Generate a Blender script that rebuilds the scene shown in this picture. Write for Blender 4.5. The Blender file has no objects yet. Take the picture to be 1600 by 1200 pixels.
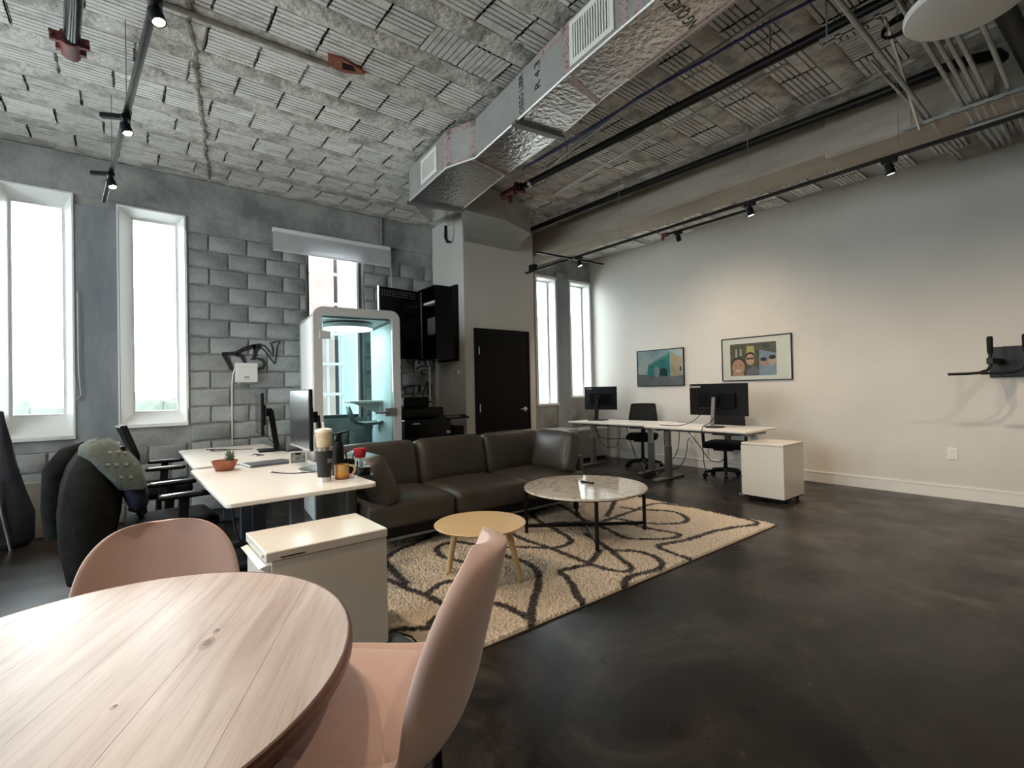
import bpy, bmesh, math, random
from mathutils import Vector, Matrix, noise
random.seed(7)
D = bpy.data
sc = bpy.context.scene
COL = sc.collection
PI = math.pi

# ---------------------------------------------------------------- camera
cam_d = D.cameras.new('camera'); cam = D.objects.new('camera', cam_d); COL.objects.link(cam)
yaw, pitch, roll = math.radians(38.118), math.radians(0.633), math.radians(-1.204)
fw = Vector((math.sin(yaw)*math.cos(pitch), math.cos(yaw)*math.cos(pitch), math.sin(pitch)))
r0 = Vector((math.cos(yaw), -math.sin(yaw), 0)); u0 = r0.cross(fw)
rr = math.cos(roll)*r0 + math.sin(roll)*u0
uu = -math.sin(roll)*r0 + math.cos(roll)*u0
M = Matrix(((rr.x, uu.x, -fw.x, 0), (rr.y, uu.y, -fw.y, 0), (rr.z, uu.z, -fw.z, 1.32), (0, 0, 0, 1)))
cam.matrix_world = M
cam_d.sensor_width = 36; cam_d.lens = 760/1600*36; cam_d.clip_start = 0.02; cam_d.clip_end = 200
sc.camera = cam

# ---------------------------------------------------------------- world, exposure
sc.view_settings.view_transform = 'Standard'; sc.view_settings.look = 'None'
sc.view_settings.gamma = 1; sc.view_settings.use_curve_mapping = False
sc.view_settings.exposure = 0.35
w = D.worlds.new('sky'); sc.world = w; w.use_nodes = True
bg = w.node_tree.nodes['Background']
bg.inputs[0].default_value = (0.90, 0.96, 1.0, 1); bg.inputs[1].default_value = 15.0
sc.cycles.caustics_reflective = False; sc.cycles.caustics_refractive = False
sc.cycles.max_bounces = 8; sc.cycles.glossy_bounces = 3
SPOT_W = 62.0
SPOT_COL = (1.0, 0.79, 0.58)

# daylight portals in the window openings (sampling aid for the sky light)
def portal(x0, x1, z0, z1, y=6.95):
    l = D.lights.new('window_daylight', 'AREA'); l.shape = 'RECTANGLE'; l.size = x1-x0; l.size_y = z1-z0
    l.cycles.is_portal = True
    o = D.objects.new('window_daylight', l); COL.objects.link(o)
    o.location = ((x0+x1)/2, y, (z0+z1)/2); o.rotation_euler = (-PI/2, 0, 0)
WIN = [(-0.965, -0.455, 0.95, 3.39), (-0.085, 0.494, 1.03, 3.35), (1.82, 2.57, 0.98, 3.24), (5.77, 6.22, 1.04, 3.34),
       (6.62, 7.14, 1.16, 3.34), (-1.86, -1.41, 1.12, 3.28), (-2.79, -2.34, 1.12, 3.28), (-3.72, -3.27, 1.12, 3.28)]  # last three: unseen windows added past the view for extra daylight
for a in WIN: portal(*a)
# tall windows added in the unseen left side wall for more daylight (y0, y1, z0, z1)
WINL_ADDED = [(1.1, 2.0, 1.0, 3.3), (2.6, 3.5, 1.0, 3.3), (4.1, 5.0, 1.0, 3.3)]
for a, b, c, d in WINL_ADDED:
    l = D.lights.new('window_daylight', 'AREA'); l.shape = 'RECTANGLE'; l.size = d-c; l.size_y = b-a; l.cycles.is_portal = True
    o = D.objects.new('window_daylight', l); COL.objects.link(o); o.location = (-4.55, (a+b)/2, (c+d)/2); o.rotation_euler = (0, -PI/2, 0)

# ---------------------------------------------------------------- materials
MATS = {}
def mat(name, col, rough=0.5, metal=0.0, col2=None, scale=8.0, detail=4.0, bump=0.0, bscale=None, lo=0.35, hi=0.65,
        spec=0.5, stretch=None, emit=None, estr=0.0, coat=0.0, rough2=None, sheen=0.0, trans=0.0):
    if name in MATS: return MATS[name]
    m = D.materials.new(name); m.use_nodes = True
    nt = m.node_tree; N = nt.nodes; L = nt.links; b = N['Principled BSDF']
    b.inputs['Base Color'].default_value = (*col, 1); b.inputs['Roughness'].default_value = rough
    b.inputs['Metallic'].default_value = metal; b.inputs['Specular IOR Level'].default_value = spec
    b.inputs['Coat Weight'].default_value = coat; b.inputs['Sheen Weight'].default_value = sheen
    b.inputs['Transmission Weight'].default_value = trans
    if emit: b.inputs['Emission Color'].default_value = (*emit, 1); b.inputs['Emission Strength'].default_value = estr
    if col2 or bump or rough2 is not None:
        tc = N.new('ShaderNodeTexCoord'); mp = N.new('ShaderNodeMapping')
        L.new(tc.outputs['Object'], mp.inputs['Vector'])
        if stretch: mp.inputs['Scale'].default_value = stretch
        nz = N.new('ShaderNodeTexNoise'); nz.inputs['Scale'].default_value = scale; nz.inputs['Detail'].default_value = detail
        nz.inputs['Roughness'].default_value = 0.62
        L.new(mp.outputs[0], nz.inputs['Vector'])
        if col2 or rough2 is not None:
            mr = N.new('ShaderNodeMapRange'); mr.inputs[1].default_value = lo; mr.inputs[2].default_value = hi
            L.new(nz.outputs['Fac'], mr.inputs[0])
        if col2:
            mx = N.new('ShaderNodeMix'); mx.data_type = 'RGBA'
            mx.inputs[6].default_value = (*col, 1); mx.inputs[7].default_value = (*col2, 1)
            L.new(mr.outputs[0], mx.inputs[0]); L.new(mx.outputs[2], b.inputs['Base Color'])
        if rough2 is not None:
            m2 = N.new('ShaderNodeMix'); m2.inputs[2].default_value = rough; m2.inputs[3].default_value = rough2
            L.new(mr.outputs[0], m2.inputs[0]); L.new(m2.outputs[0], b.inputs['Roughness'])
        if bump:
            nb = nz
            if bscale:
                nb = N.new('ShaderNodeTexNoise'); nb.inputs['Scale'].default_value = bscale; nb.inputs['Detail'].default_value = 5
                L.new(mp.outputs[0], nb.inputs['Vector'])
            bp = N.new('ShaderNodeBump'); bp.inputs['Strength'].default_value = bump; bp.inputs['Distance'].default_value = 0.02
            L.new(nb.outputs['Fac'], bp.inputs['Height']); L.new(bp.outputs[0], b.inputs['Normal'])
    MATS[name] = m; return m

def glassmat(name, tint=(0.95, 0.98, 0.98), refl=0.08):
    m = D.materials.new(name); m.use_nodes = True; nt = m.node_tree; N = nt.nodes; L = nt.links
    N.remove(N['Principled BSDF']); out = N['Material Output']
    t = N.new('ShaderNodeBsdfTransparent'); t.inputs[0].default_value = (*tint, 1)
    g = N.new('ShaderNodeBsdfGlossy'); g.inputs['Roughness'].default_value = 0.02
    f = N.new('ShaderNodeFresnel'); f.inputs[0].default_value = 1.3
    mx = N.new('ShaderNodeMixShader'); L.new(f.outputs[0], mx.inputs[0]); L.new(t.outputs[0], mx.inputs[1]); L.new(g.outputs[0], mx.inputs[2])
    L.new(mx.outputs[0], out.inputs[0]); MATS[name] = m; return m

def fabric_translucent(name, col):
    m = D.materials.new(name); m.use_nodes = True; nt = m.node_tree; N = nt.nodes; L = nt.links
    b = N['Principled BSDF']; b.inputs['Base Color'].default_value = (*col, 1); b.inputs['Roughness'].default_value = 0.8
    t = N.new('ShaderNodeBsdfTranslucent'); t.inputs[0].default_value = (*col, 1)
    mx = N.new('ShaderNodeMixShader'); mx.inputs[0].default_value = 0.4
    L.new(b.outputs[0], mx.inputs[1]); L.new(t.outputs[0], mx.inputs[2]); L.new(mx.outputs[0], N['Material Output'].inputs[0])
    MATS[name] = m; return m

m_wallc = mat('bare concrete wall', (0.20, 0.205, 0.20), 0.85, col2=(0.40, 0.405, 0.385), scale=2.4, detail=12, bump=0.5, bscale=14, lo=0.36, hi=0.62)
m_pier = mat('smooth pier concrete', (0.24, 0.265, 0.29), 0.75, col2=(0.33, 0.355, 0.375), scale=3.0, detail=8, bump=0.15, bscale=9, stretch=(2, 2, 0.6))
m_block = mat('cinder block', (0.33, 0.345, 0.345), 0.9, col2=(0.48, 0.49, 0.475), scale=5.0, detail=10, bump=0.5, bscale=45)
m_white = mat('painted white wall', (0.62, 0.595, 0.55), 0.6, col2=(0.66, 0.635, 0.59), scale=1.2, detail=3, bump=0.03, bscale=40)
m_trim = mat('white trim paint', (0.78, 0.76, 0.72), 0.4)
m_winframe = mat('white window frame', (0.90, 0.90, 0.88), 0.4)
m_slab = mat('ceiling slab concrete', (0.36, 0.35, 0.33), 0.9, col2=(0.55, 0.53, 0.49), scale=2.6, detail=10, bump=0.6, bscale=18)
m_rib = mat('ceiling rib concrete', (0.36, 0.345, 0.315), 0.92, col2=(0.68, 0.66, 0.61), scale=5.0, detail=14, bump=1.0, bscale=25, lo=0.40, hi=0.57)
m_tile = mat('dusty clay tile', (0.50, 0.47, 0.42), 0.9, col2=(0.80, 0.785, 0.75), scale=5.0, detail=12, bump=0.3, bscale=60, lo=0.33, hi=0.50)
m_dirtshade = mat('groove dirt and shade', (0.014, 0.011, 0.009), 0.95, spec=0.1, col2=(0.03, 0.024, 0.019), scale=30)  # brown dirt, darkened to hold the shade of grooves and tile joints
m_terra = mat('broken terracotta', (0.33, 0.12, 0.07), 0.9, col2=(0.22, 0.07, 0.04), scale=20, bump=0.3)
m_beam = mat('beam concrete', (0.30, 0.26, 0.21), 0.85, col2=(0.48, 0.425, 0.355), scale=1.6, detail=9, bump=0.25, bscale=10, stretch=(1, 0.35, 2.2))
m_floor = None
m_whitelam = mat('white laminate', (0.80, 0.78, 0.74), 0.28, spec=0.5)
m_desktop = mat('white desk laminate', (0.78, 0.75, 0.71), 0.32)
m_ped = mat('white lacquered cabinet', (0.76, 0.71, 0.63), 0.22)
m_black = mat('matte black plastic', (0.006, 0.006, 0.007), 0.5, spec=0.18)
m_blackgl = mat('glossy black plastic', (0.005, 0.005, 0.006), 0.25, spec=0.25)
m_blackmet = mat('black metal', (0.008, 0.0075, 0.007), 0.40, metal=0.1, spec=0.25)
m_greymet = mat('grey painted steel', (0.20, 0.20, 0.195), 0.42, metal=0.4)
m_galv = mat('galvanised conduit', (0.42, 0.42, 0.40), 0.42, metal=0.75, col2=(0.30, 0.30, 0.28), scale=18)
m_chrome = mat('brushed nickel', (0.62, 0.60, 0.57), 0.28, metal=1.0)
m_leather = mat('dark brown leather', (0.050, 0.043, 0.036), 0.42, col2=(0.062, 0.054, 0.046), scale=6, bump=0.08, bscale=120)
m_oak = mat('oak veneer', (0.60, 0.40, 0.20), 0.42, col2=(0.72, 0.52, 0.29), scale=5, detail=8, stretch=(1.2, 14, 14), bump=0.03)
m_pink = mat('blush velvet', (0.54, 0.37, 0.315), 0.8, sheen=0.3, spec=0.2, col2=(0.59, 0.41, 0.35), scale=5, bump=0.05, bscale=200)
m_screen = mat('dark monitor screen', (0.012, 0.014, 0.017), 0.16)
m_redfit = mat('red pipe fitting', (0.17, 0.03, 0.025), 0.5, col2=(0.10, 0.02, 0.018), scale=30)
m_rubber = mat('black rubber', (0.008, 0.008, 0.008), 0.7, spec=0.2)
m_glass = glassmat('clear glass')
m_boothglass = glassmat('booth glass', (0.86, 0.95, 0.95))
m_alu = mat('dark window aluminium', (0.10, 0.11, 0.12), 0.4, metal=0.3)
m_blind = fabric_translucent('white roller fabric', (0.78, 0.78, 0.80))
m_paintblk = mat('black spray paint', (0.012, 0.012, 0.016), 0.6)
m_blue = mat('blue cable jacket', (0.02, 0.04, 0.20), 0.5)
m_rust = mat('rusty conduit', (0.20, 0.17, 0.14), 0.8, col2=(0.30, 0.27, 0.23), scale=12)

# each block slightly lighter or darker than its neighbours
def vary(m, lo, hi):
    nt = m.node_tree; N = nt.nodes; L = nt.links; b = N['Principled BSDF']; src = b.inputs['Base Color'].links[0].from_socket
    oi = N.new('ShaderNodeObjectInfo'); mr = N.new('ShaderNodeMapRange'); mr.inputs[3].default_value = lo; mr.inputs[4].default_value = hi; L.new(oi.outputs['Random'], mr.inputs[0])
    hs = N.new('ShaderNodeHueSaturation'); L.new(mr.outputs[0], hs.inputs['Value']); L.new(src, hs.inputs['Color']); L.new(hs.outputs[0], b.inputs['Base Color'])
vary(m_block, 0.74, 0.98); vary(m_tile, 0.84, 1.08); vary(m_pine, 0.94, 1.06) if 'm_pine' in globals() else None
# polished dark concrete floor
def make_floor_mat():
    m = D.materials.new('stained concrete floor'); m.use_nodes = True; nt = m.node_tree; N = nt.nodes; L = nt.links; b = N['Principled BSDF']
    tc = N.new('ShaderNodeTexCoord')
    def nz(s, d=8, r=0.6, dist=0.0):
        n = N.new('ShaderNodeTexNoise'); n.inputs['Scale'].default_value = s; n.inputs['Detail'].default_value = d
        n.inputs['Roughness'].default_value = r; n.inputs['Distortion'].default_value = dist
        L.new(tc.outputs['Object'], n.inputs['Vector']); return n
    def ramp(src, pts):
        r = N.new('ShaderNodeValToRGB'); e = r.color_ramp.elements
        while len(e) < len(pts): e.new(0.5)
        for el, (p, c) in zip(e, pts): el.position = p; el.color = (*c, 1) if len(c) == 3 else c
        L.new(src, r.inputs[0]); return r
    n1 = nz(1.5, 12, 0.66, 0.9)
    c1 = ramp(n1.outputs[0], [(0.36, (0.0035, 0.0028, 0.0025)), (0.47, (0.009, 0.0072, 0.006)), (0.57, (0.026, 0.0205, 0.0165)), (0.68, (0.062, 0.052, 0.043))])
    n2 = nz(0.7, 6, 0.6, 1.0)
    c2 = ramp(n2.outputs[0], [(0.5, (0, 0, 0)), (0.66, (0.5, 0.5, 0.5))])
    mx = N.new('ShaderNodeMix'); mx.data_type = 'RGBA'; mx.inputs[7].default_value = (0.026, 0.012, 0.009, 1)
    L.new(c2.outputs[0], mx.inputs[0]); L.new(c1.outputs[0], mx.inputs[6])
    n3 = nz(7.0, 4, 0.7, 0.8)
    c3 = ramp(n3.outputs[0], [(0.68, (0, 0, 0)), (0.76, (0.6, 0.6, 0.6))])
    mx2 = N.new('ShaderNodeMix'); mx2.data_type = 'RGBA'; mx2.inputs[7].default_value = (0.13, 0.12, 0.105, 1)
    L.new(c3.outputs[0], mx2.inputs[0]); L.new(mx.outputs[2], mx2.inputs[6]); L.new(mx2.outputs[2], b.inputs['Base Color'])
    n4 = nz(2.3, 8)
    c4 = ramp(n4.outputs[0], [(0.3, (0.24, 0.24, 0.24)), (0.7, (0.42, 0.42, 0.42))]); L.new(c4.outputs[0], b.inputs['Roughness'])
    bp = N.new('ShaderNodeBump'); bp.inputs['Strength'].default_value = 0.05; n5 = nz(9, 6); L.new(n5.outputs[0], bp.inputs['Height']); L.new(bp.outputs[0], b.inputs['Normal'])
    b.inputs['Specular IOR Level'].default_value = 0.36
    MATS['floor'] = m; return m
m_floor = make_floor_mat()

def make_pine():
    m = D.materials.new('whitewashed pine'); m.use_nodes = True; nt = m.node_tree; N = nt.nodes; L = nt.links; b = N['Principled BSDF']
    tc = N.new('ShaderNodeTexCoord'); mp = N.new('ShaderNodeMapping'); mp.inputs['Rotation'].default_value = (0, 0, 0)
    mp.inputs['Scale'].default_value = (1.0, 9.0, 9.0); L.new(tc.outputs['Object'], mp.inputs[0])
    n = N.new('ShaderNodeTexNoise'); n.inputs['Scale'].default_value = 2.4; n.inputs['Detail'].default_value = 9; n.inputs['Distortion'].default_value = 0.7
    L.new(mp.outputs[0], n.inputs[0])
    r = N.new('ShaderNodeValToRGB'); e = r.color_ramp.elements; e[0].position = 0.34; e[0].color = (0.415, 0.315, 0.27, 1); e[1].position = 0.62; e[1].color = (0.55, 0.455, 0.41, 1)
    L.new(n.outputs[0], r.inputs[0])
    w = N.new('ShaderNodeTexNoise'); w.inputs['Scale'].default_value = 10; w.inputs['Detail'].default_value = 3; mp2 = N.new('ShaderNodeMapping'); mp2.inputs['Scale'].default_value = (0.35, 14, 14)
    L.new(tc.outputs['Object'], mp2.inputs[0]); L.new(mp2.outputs[0], w.inputs[0])
    r2 = N.new('ShaderNodeValToRGB'); e = r2.color_ramp.elements; e[0].position = 0.30; e[0].color = (0.80, 0.74, 0.70, 1); e[1].position = 0.5; e[1].color = (1, 1, 1, 1)
    L.new(w.outputs[0], r2.inputs[0])
    mx = N.new('ShaderNodeMix'); mx.data_type = 'RGBA'; mx.blend_type = 'MULTIPLY'; mx.inputs[0].default_value = 0.8
    L.new(r.outputs[0], mx.inputs[6]); L.new(r2.outputs[0], mx.inputs[7]); L.new(mx.outputs[2], b.inputs['Base Color'])
    b.inputs['Roughness'].default_value = 0.40
    bp = N.new('ShaderNodeBump'); bp.inputs['Strength'].default_value = 0.06; L.new(w.outputs[0], bp.inputs['Height']); L.new(bp.outputs[0], b.inputs['Normal'])
    return m
m_pine = make_pine()
m_pinedark = mat('dark stained wood edge', (0.10, 0.045, 0.028), 0.4, col2=(0.15, 0.07, 0.045), scale=6)

def make_marble():
    m = D.materials.new('beige marble'); m.use_nodes = True; nt = m.node_tree; N = nt.nodes; L = nt.links; b = N['Principled BSDF']
    tc = N.new('ShaderNodeTexCoord'); n = N.new('ShaderNodeTexNoise'); n.inputs['Scale'].default_value = 2.2; n.inputs['Detail'].default_value = 7; n.inputs['Distortion'].default_value = 2.6
    L.new(tc.outputs['Object'], n.inputs[0]); r = N.new('ShaderNodeValToRGB'); e = r.color_ramp.elements
    e[0].position = 0.38; e[0].color = (0.72, 0.64, 0.53, 1); e[1].position = 0.62; e[1].color = (0.70, 0.62, 0.52, 1)
    x = e.new(0.5); x.color = (0.50, 0.41, 0.31, 1); x = e.new(0.45); x.color = (0.74, 0.67, 0.57, 1); x = e.new(0.55); x.color = (0.78, 0.72, 0.63, 1)
    L.new(n.outputs[0], r.inputs[0]); L.new(r.outputs[0], b.inputs['Base Color']); b.inputs['Roughness'].default_value = 0.07
    return m
m_marble = make_marble()

def make_foil(name, c, rough, bump):
    m = mat(name, c, rough, metal=0.9, col2=tuple(x*0.8 for x in c), scale=3, bump=bump, bscale=22)
    return m
m_foil = make_foil('wrinkled foil', (0.72, 0.71, 0.69), 0.20, 0.30)
m_foilm = mat('matte duct wrap', (0.42, 0.42, 0.40), 0.55, metal=0.45, col2=(0.36, 0.36, 0.345), scale=4, bump=0.08, bscale=15)
def make_tape():
    m = D.materials.new('printed duct tape'); m.use_nodes = True; nt = m.node_tree; N = nt.nodes; L = nt.links; b = N['Principled BSDF']
    tc = N.new('ShaderNodeTexCoord'); n = N.new('ShaderNodeTexNoise'); n.inputs['Scale'].default_value = 60; n.inputs['Detail'].default_value = 2
    L.new(tc.outputs['Object'], n.inputs[0]); r = N.new('ShaderNodeValToRGB'); r.color_ramp.interpolation = 'CONSTANT'; e = r.color_ramp.elements
    e[0].position = 0; e[0].color = (0.46, 0.38, 0.365, 1); e[1].position = 0.60; e[1].color = (0.26, 0.10, 0.10, 1)
    L.new(n.outputs[0], r.inputs[0]); L.new(r.outputs[0], b.inputs['Base Color']); b.inputs['Roughness'].default_value = 0.4; b.inputs['Metallic'].default_value = 0.3
    return m
m_tape = make_tape()

# ---------------------------------------------------------------- mesh helpers
class MB:
    def __init__(s): s.v = []; s.f = []; s.mi = []
    def add(s, vs, fs, m=0):
        o = len(s.v); s.v += [tuple(p) for p in vs]; s.f += [tuple(i+o for i in f) for f in fs]; s.mi += [m]*len(fs); return s
    def box(s, x0, x1, y0, y1, z0, z1, m=0):
        return s.add([(x0,y0,z0),(x1,y0,z0),(x1,y1,z0),(x0,y1,z0),(x0,y0,z1),(x1,y0,z1),(x1,y1,z1),(x0,y1,z1)],
            [(0,3,2,1),(4,5,6,7),(0,1,5,4),(1,2,6,5),(2,3,7,6),(3,0,4,7)], m)
    def bar(s, p0, p1, w, h, m=0, up=(0,0,1)):
        p0 = Vector(p0); p1 = Vector(p1); d = (p1-p0).normalized(); u = Vector(up)
        if abs(d.dot(u)) > 0.98: u = Vector((1,0,0))
        a = d.cross(u).normalized(); b = a.cross(d)
        vs = []
        for p in (p0, p1):
            for i, j in ((-1,-1),(1,-1),(1,1),(-1,1)): vs.append(p + a*(i*w/2) + b*(j*h/2))
        return s.add(vs, [(0,1,2,3),(7,6,5,4),(0,4,5,1),(1,5,6,2),(2,6,7,3),(3,7,4,0)], m)
    def tube(s, pts, r, seg=8, m=0, caps=True):
        pts = [Vector(p) for p in pts]; n = len(pts)
        rs = r if isinstance(r, (list, tuple)) else [r]*n
        vs = []; fs = []; prev = None
        for i, p in enumerate(pts):
            if i == 0: d = pts[1]-p
            elif i == n-1: d = p-pts[i-1]
            else: d = (pts[i+1]-p).normalized() + (p-pts[i-1]).normalized()
            d.normalize()
            if prev is None:
                u = Vector((0,0,1)) if abs(d.z) < 0.9 else Vector((1,0,0)); a = d.cross(u).normalized()
            else:
                a = (prev - d*prev.dot(d)).normalized()
            prev = a; b = d.cross(a)
            for k in range(seg):
                t = 2*PI*k/seg; vs.append(p + (a*math.cos(t)+b*math.sin(t))*rs[i])
        for i in range(n-1):
            for k in range(seg):
                k2 = (k+1) % seg; fs.append((i*seg+k, i*seg+k2, (i+1)*seg+k2, (i+1)*seg+k))
        if caps: fs.append(tuple(range(seg-1, -1, -1))); fs.append(tuple((n-1)*seg+k for k in range(seg)))
        return s.add(vs, fs, m)
    def lathe(s, prof, seg=24, c=(0,0), m=0, sx=1.0, sy=1.0):
        vs = []; fs = []; n = len(prof)
        for r, z in prof:
            for k in range(seg):
                t = 2*PI*k/seg; vs.append((c[0]+max(r,1e-4)*sx*math.cos(t), c[1]+max(r,1e-4)*sy*math.sin(t), z))
        for i in range(n-1):
            for k in range(seg):
                k2 = (k+1) % seg; fs.append((i*seg+k, i*seg+k2, (i+1)*seg+k2, (i+1)*seg+k))
        fs.append(tuple(range(seg-1, -1, -1))); fs.append(tuple((n-1)*seg+k for k in range(seg)))
        return s.add(vs, fs, m)
    def prism(s, poly, z0, z1, m=0):
        n = len(poly); vs = [(x,y,z0) for x,y in poly]+[(x,y,z1) for x,y in poly]
        fs = [tuple(range(n-1,-1,-1)), tuple(range(n, 2*n))]+[(i,(i+1)%n,n+(i+1)%n,n+i) for i in range(n)]
        return s.add(vs, fs, m)
    def puff(s, c, half, r, bulge=0.0, n=6, m=0, R=None):
        """rounded, slightly inflated cushion"""
        c = Vector(c); hx, hy, hz = half; idx = {}; vs = []; fs = []
        def P(p):
            key = tuple(round(x, 5) for x in p)
            if key in idx: return idx[key]
            q = Vector((p[0]*hx, p[1]*hy, p[2]*hz))
            inn = Vector((max(-(hx-r), min(hx-r, q.x)), max(-(hy-r), min(hy-r, q.y)), max(-(hz-r), min(hz-r, q.z))))
            dd = q-inn
            if dd.length > 1e-9: q = inn + dd.normalized()*r
            if bulge:
                for a in range(3):
                    o = [0,1,2]; o.remove(a)
                    k = max(0, (1-p[o[0]]**2))*max(0, (1-p[o[1]]**2)); q[a] += bulge*p[a]*k*(1 if half[a] <= min(half)*1.01 else 0.35)
            if R: q = R @ q
            idx[key] = len(vs); vs.append(c+q); return idx[key]
        # parameter lines concentrated near the rims
        t = [-1, -0.93, -0.8] + [-0.8+1.6*i/n for i in range(1, n)] + [0.8, 0.93, 1]
        for a in range(3):
            o = [0,1,2]; o.remove(a)
            for sg in (-1, 1):
                for i in range(len(t)-1):
                    for j in range(len(t)-1):
                        q = []
                        for di, dj in ((0,0),(1,0),(1,1),(0,1)):
                            p = [0,0,0]; p[a] = sg; p[o[0]] = t[i+di]; p[o[1]] = t[j+dj]; q.append(P(p))
                        if (sg > 0) != (a == 1): fs.append(tuple(q))
                        else: fs.append(tuple(reversed(q)))
        return s.add(vs, fs, m)
    def mesh(s, name, mats, bevel=0.0, bseg=1, smooth=None, fix=True):
        me = D.meshes.new(name); me.from_pydata(s.v, [], s.f)
        mats = mats if isinstance(mats, (list, tuple)) else [mats]
        for m in mats: me.materials.append(m)
        for p, i in zip(me.polygons, s.mi): p.material_index = i
        bm = bmesh.new(); bm.from_mesh(me)
        if fix: bmesh.ops.recalc_face_normals(bm, faces=bm.faces)
        if bevel > 0:
            es = [e for e in bm.edges if len(e.link_faces) == 2 and e.calc_face_angle(0) > 0.6]
            bmesh.ops.bevel(bm, geom=es, offset=bevel, segments=bseg, affect='EDGES', profile=0.5, clamp_overlap=True)
        if smooth is not None:
            for f in bm.faces: f.smooth = True
            a = math.radians(smooth)
            for e in bm.edges:
                if len(e.link_faces) != 2 or e.calc_face_angle(0) > a: e.smooth = False
        bm.to_mesh(me); bm.free(); return me
    def build(s, name, mats, parent=None, loc=(0,0,0), rot=(0,0,0), **k):
        return link(name, s.mesh(name, mats, **k), parent, loc, rot)

def link(name, me, parent=None, loc=(0,0,0), rot=(0,0,0)):
    o = D.objects.new(name, me); COL.objects.link(o); o.location = loc; o.rotation_euler = rot
    if parent: o.parent = parent
    return o
def tag(o, label, cat, group=None):
    o['label'] = label; o['category'] = cat
    if group: o['group'] = group
    return o
def thing(name, label, cat, loc=(0,0,0), rz=0.0, group=None):
    o = D.objects.new(name, None); COL.objects.link(o); o.location = loc; o.rotation_euler = (0,0,rz); o.empty_display_size = 0.1
    return tag(o, label, cat, group)
def struct(o): o['kind'] = 'structure'; return o
def copy_tree(o, parent=None):
    c = o.copy(); COL.objects.link(c); c.parent = parent
    for ch in list(o.children): copy_tree(ch, c)
    return c
def text(name, body, size, m, parent, loc, rot, ext=0.0006, sx=1.0):
    cu = D.curves.new(name, 'FONT'); cu.body = body; cu.size = size; cu.extrude = ext; cu.align_x = 'CENTER'; cu.align_y = 'CENTER'
    t = D.objects.new(name, cu); COL.objects.link(t); dg = bpy.context.evaluated_depsgraph_get()
    me = D.meshes.new_from_object(t.evaluated_get(dg)); D.objects.remove(t); me.materials.clear(); me.materials.append(m)
    o = link(name, me, parent, loc, rot); o.scale = (sx, 1, 1); return o

# ================================================================ SETTING
YW, XW, ZC = 6.6, 7.2, 3.82
X0, Y0 = -4.2, -5.0
struct(MB().box(X0-0.3, XW+0.2, Y0-0.2, YW+0.3, -0.15, 0).build('floor', m_floor))
# back wall pieces around the window openings
mb = MB(); xs = X0-0.3; y0, y1 = YW, YW+0.3
for (a, b, c, d) in sorted(WIN):
    mb.box(xs, a, y0, y1, 0, 4.1); mb.box(a, b, y0, y1, 0, c); mb.box(a, b, y0, y1, d, 4.1); xs = b
mb.box(xs, XW+0.2, y0, y1, 0, 4.1)
wall_back = struct(mb.build('wall_back', m_wallc))
struct(MB().box(XW, XW+0.2, Y0, YW, 0, 4.1).build('wall_right', m_white))
mb = MB(); ys = Y0
for (a, b, c, d) in WINL_ADDED:
    mb.box(X0-0.3, X0, ys, a, 0, 4.1); mb.box(X0-0.3, X0, a, b, 0, c); mb.box(X0-0.3, X0, a, b, d, 4.1); ys = b
mb.box(X0-0.3, X0, ys, YW, 0, 4.1)
struct(mb.build('wall_left', m_white))
struct(MB().box(X0-0.3, XW+0.2, Y0-0.2, Y0, 0, 4.1).build('wall_front', m_wallc))
mb = MB().box(XW-0.014, XW, Y0, YW, 0, 0.125); mb.box(XW-0.018, XW, Y0, YW, 0.125, 0.14)
struct(mb.build('baseboard_right', m_trim))
# smooth piers between the tall windows and lintel band, 4 mm proud skins
mb = MB()
mb.box(-0.45, -0.08, YW-0.012, YW, 0.72, 3.30)
struct(mb.build('trim_1', m_pier, bevel=0.003))
mb = MB().box(X0, 3.67, YW-0.02, YW, 3.40, ZC-0.01)
struct(mb.build('trim_2', m_wallc, bevel=0.006))
# pier between right-hand windows
struct(MB().box(6.23, 6.60, YW-0.03, YW, 0.0, 3.50).build('trim_3', m_pier, bevel=0.01))

# cinder blocks: each a child of wall_back
def block_mesh(L_, seed):
    rnd = random.Random(seed); h = 0.184; t = 0.016
    mb = MB(); n = 4
    def edge(): return rnd.uniform(-0.006, 0.006)
    # front face ring, inset ring, with a softened worn outline
    out = []
    for k in range(n): out.append((-L_/2+L_*k/n, -h/2+edge()))
    for k in range(2): out.append((L_/2+edge(), -h/2+h*k/2))
    for k in range(n): out.append((L_/2-L_*k/n, h/2+edge()))
    for k in range(2): out.append((-L_/2+edge(), h/2-h*k/2))
    m_ = len(out)
    back = [(x*1.0, 0.004, z) for x, z in out]; mid = [(x*0.985, -t*0.55, z*0.97) for x, z in out]; fr = [(x*0.95, -t, z*0.88) for x, z in out]
    vs = back+mid+fr; fs = []
    for r_ in range(2):
        for k in range(m_): k2 = (k+1) % m_; fs.append((r_*m_+k, r_*m_+k2, (r_+1)*m_+k2, (r_+1)*m_+k))
    fs.append(tuple(range(2*m_, 3*m_)))
    mb.add(vs, fs); return mb.mesh('block', m_block, smooth=50)
BLK = [block_mesh(0.385, i) for i in range(5)]; BLKH = [block_mesh(0.185, 20+i) for i in range(3)]
m_mortar = mat('dark mortar', (0.15, 0.155, 0.15), 0.95, col2=(0.30, 0.305, 0.29), scale=3.5, detail=8, bump=0.4, bscale=30)
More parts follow.
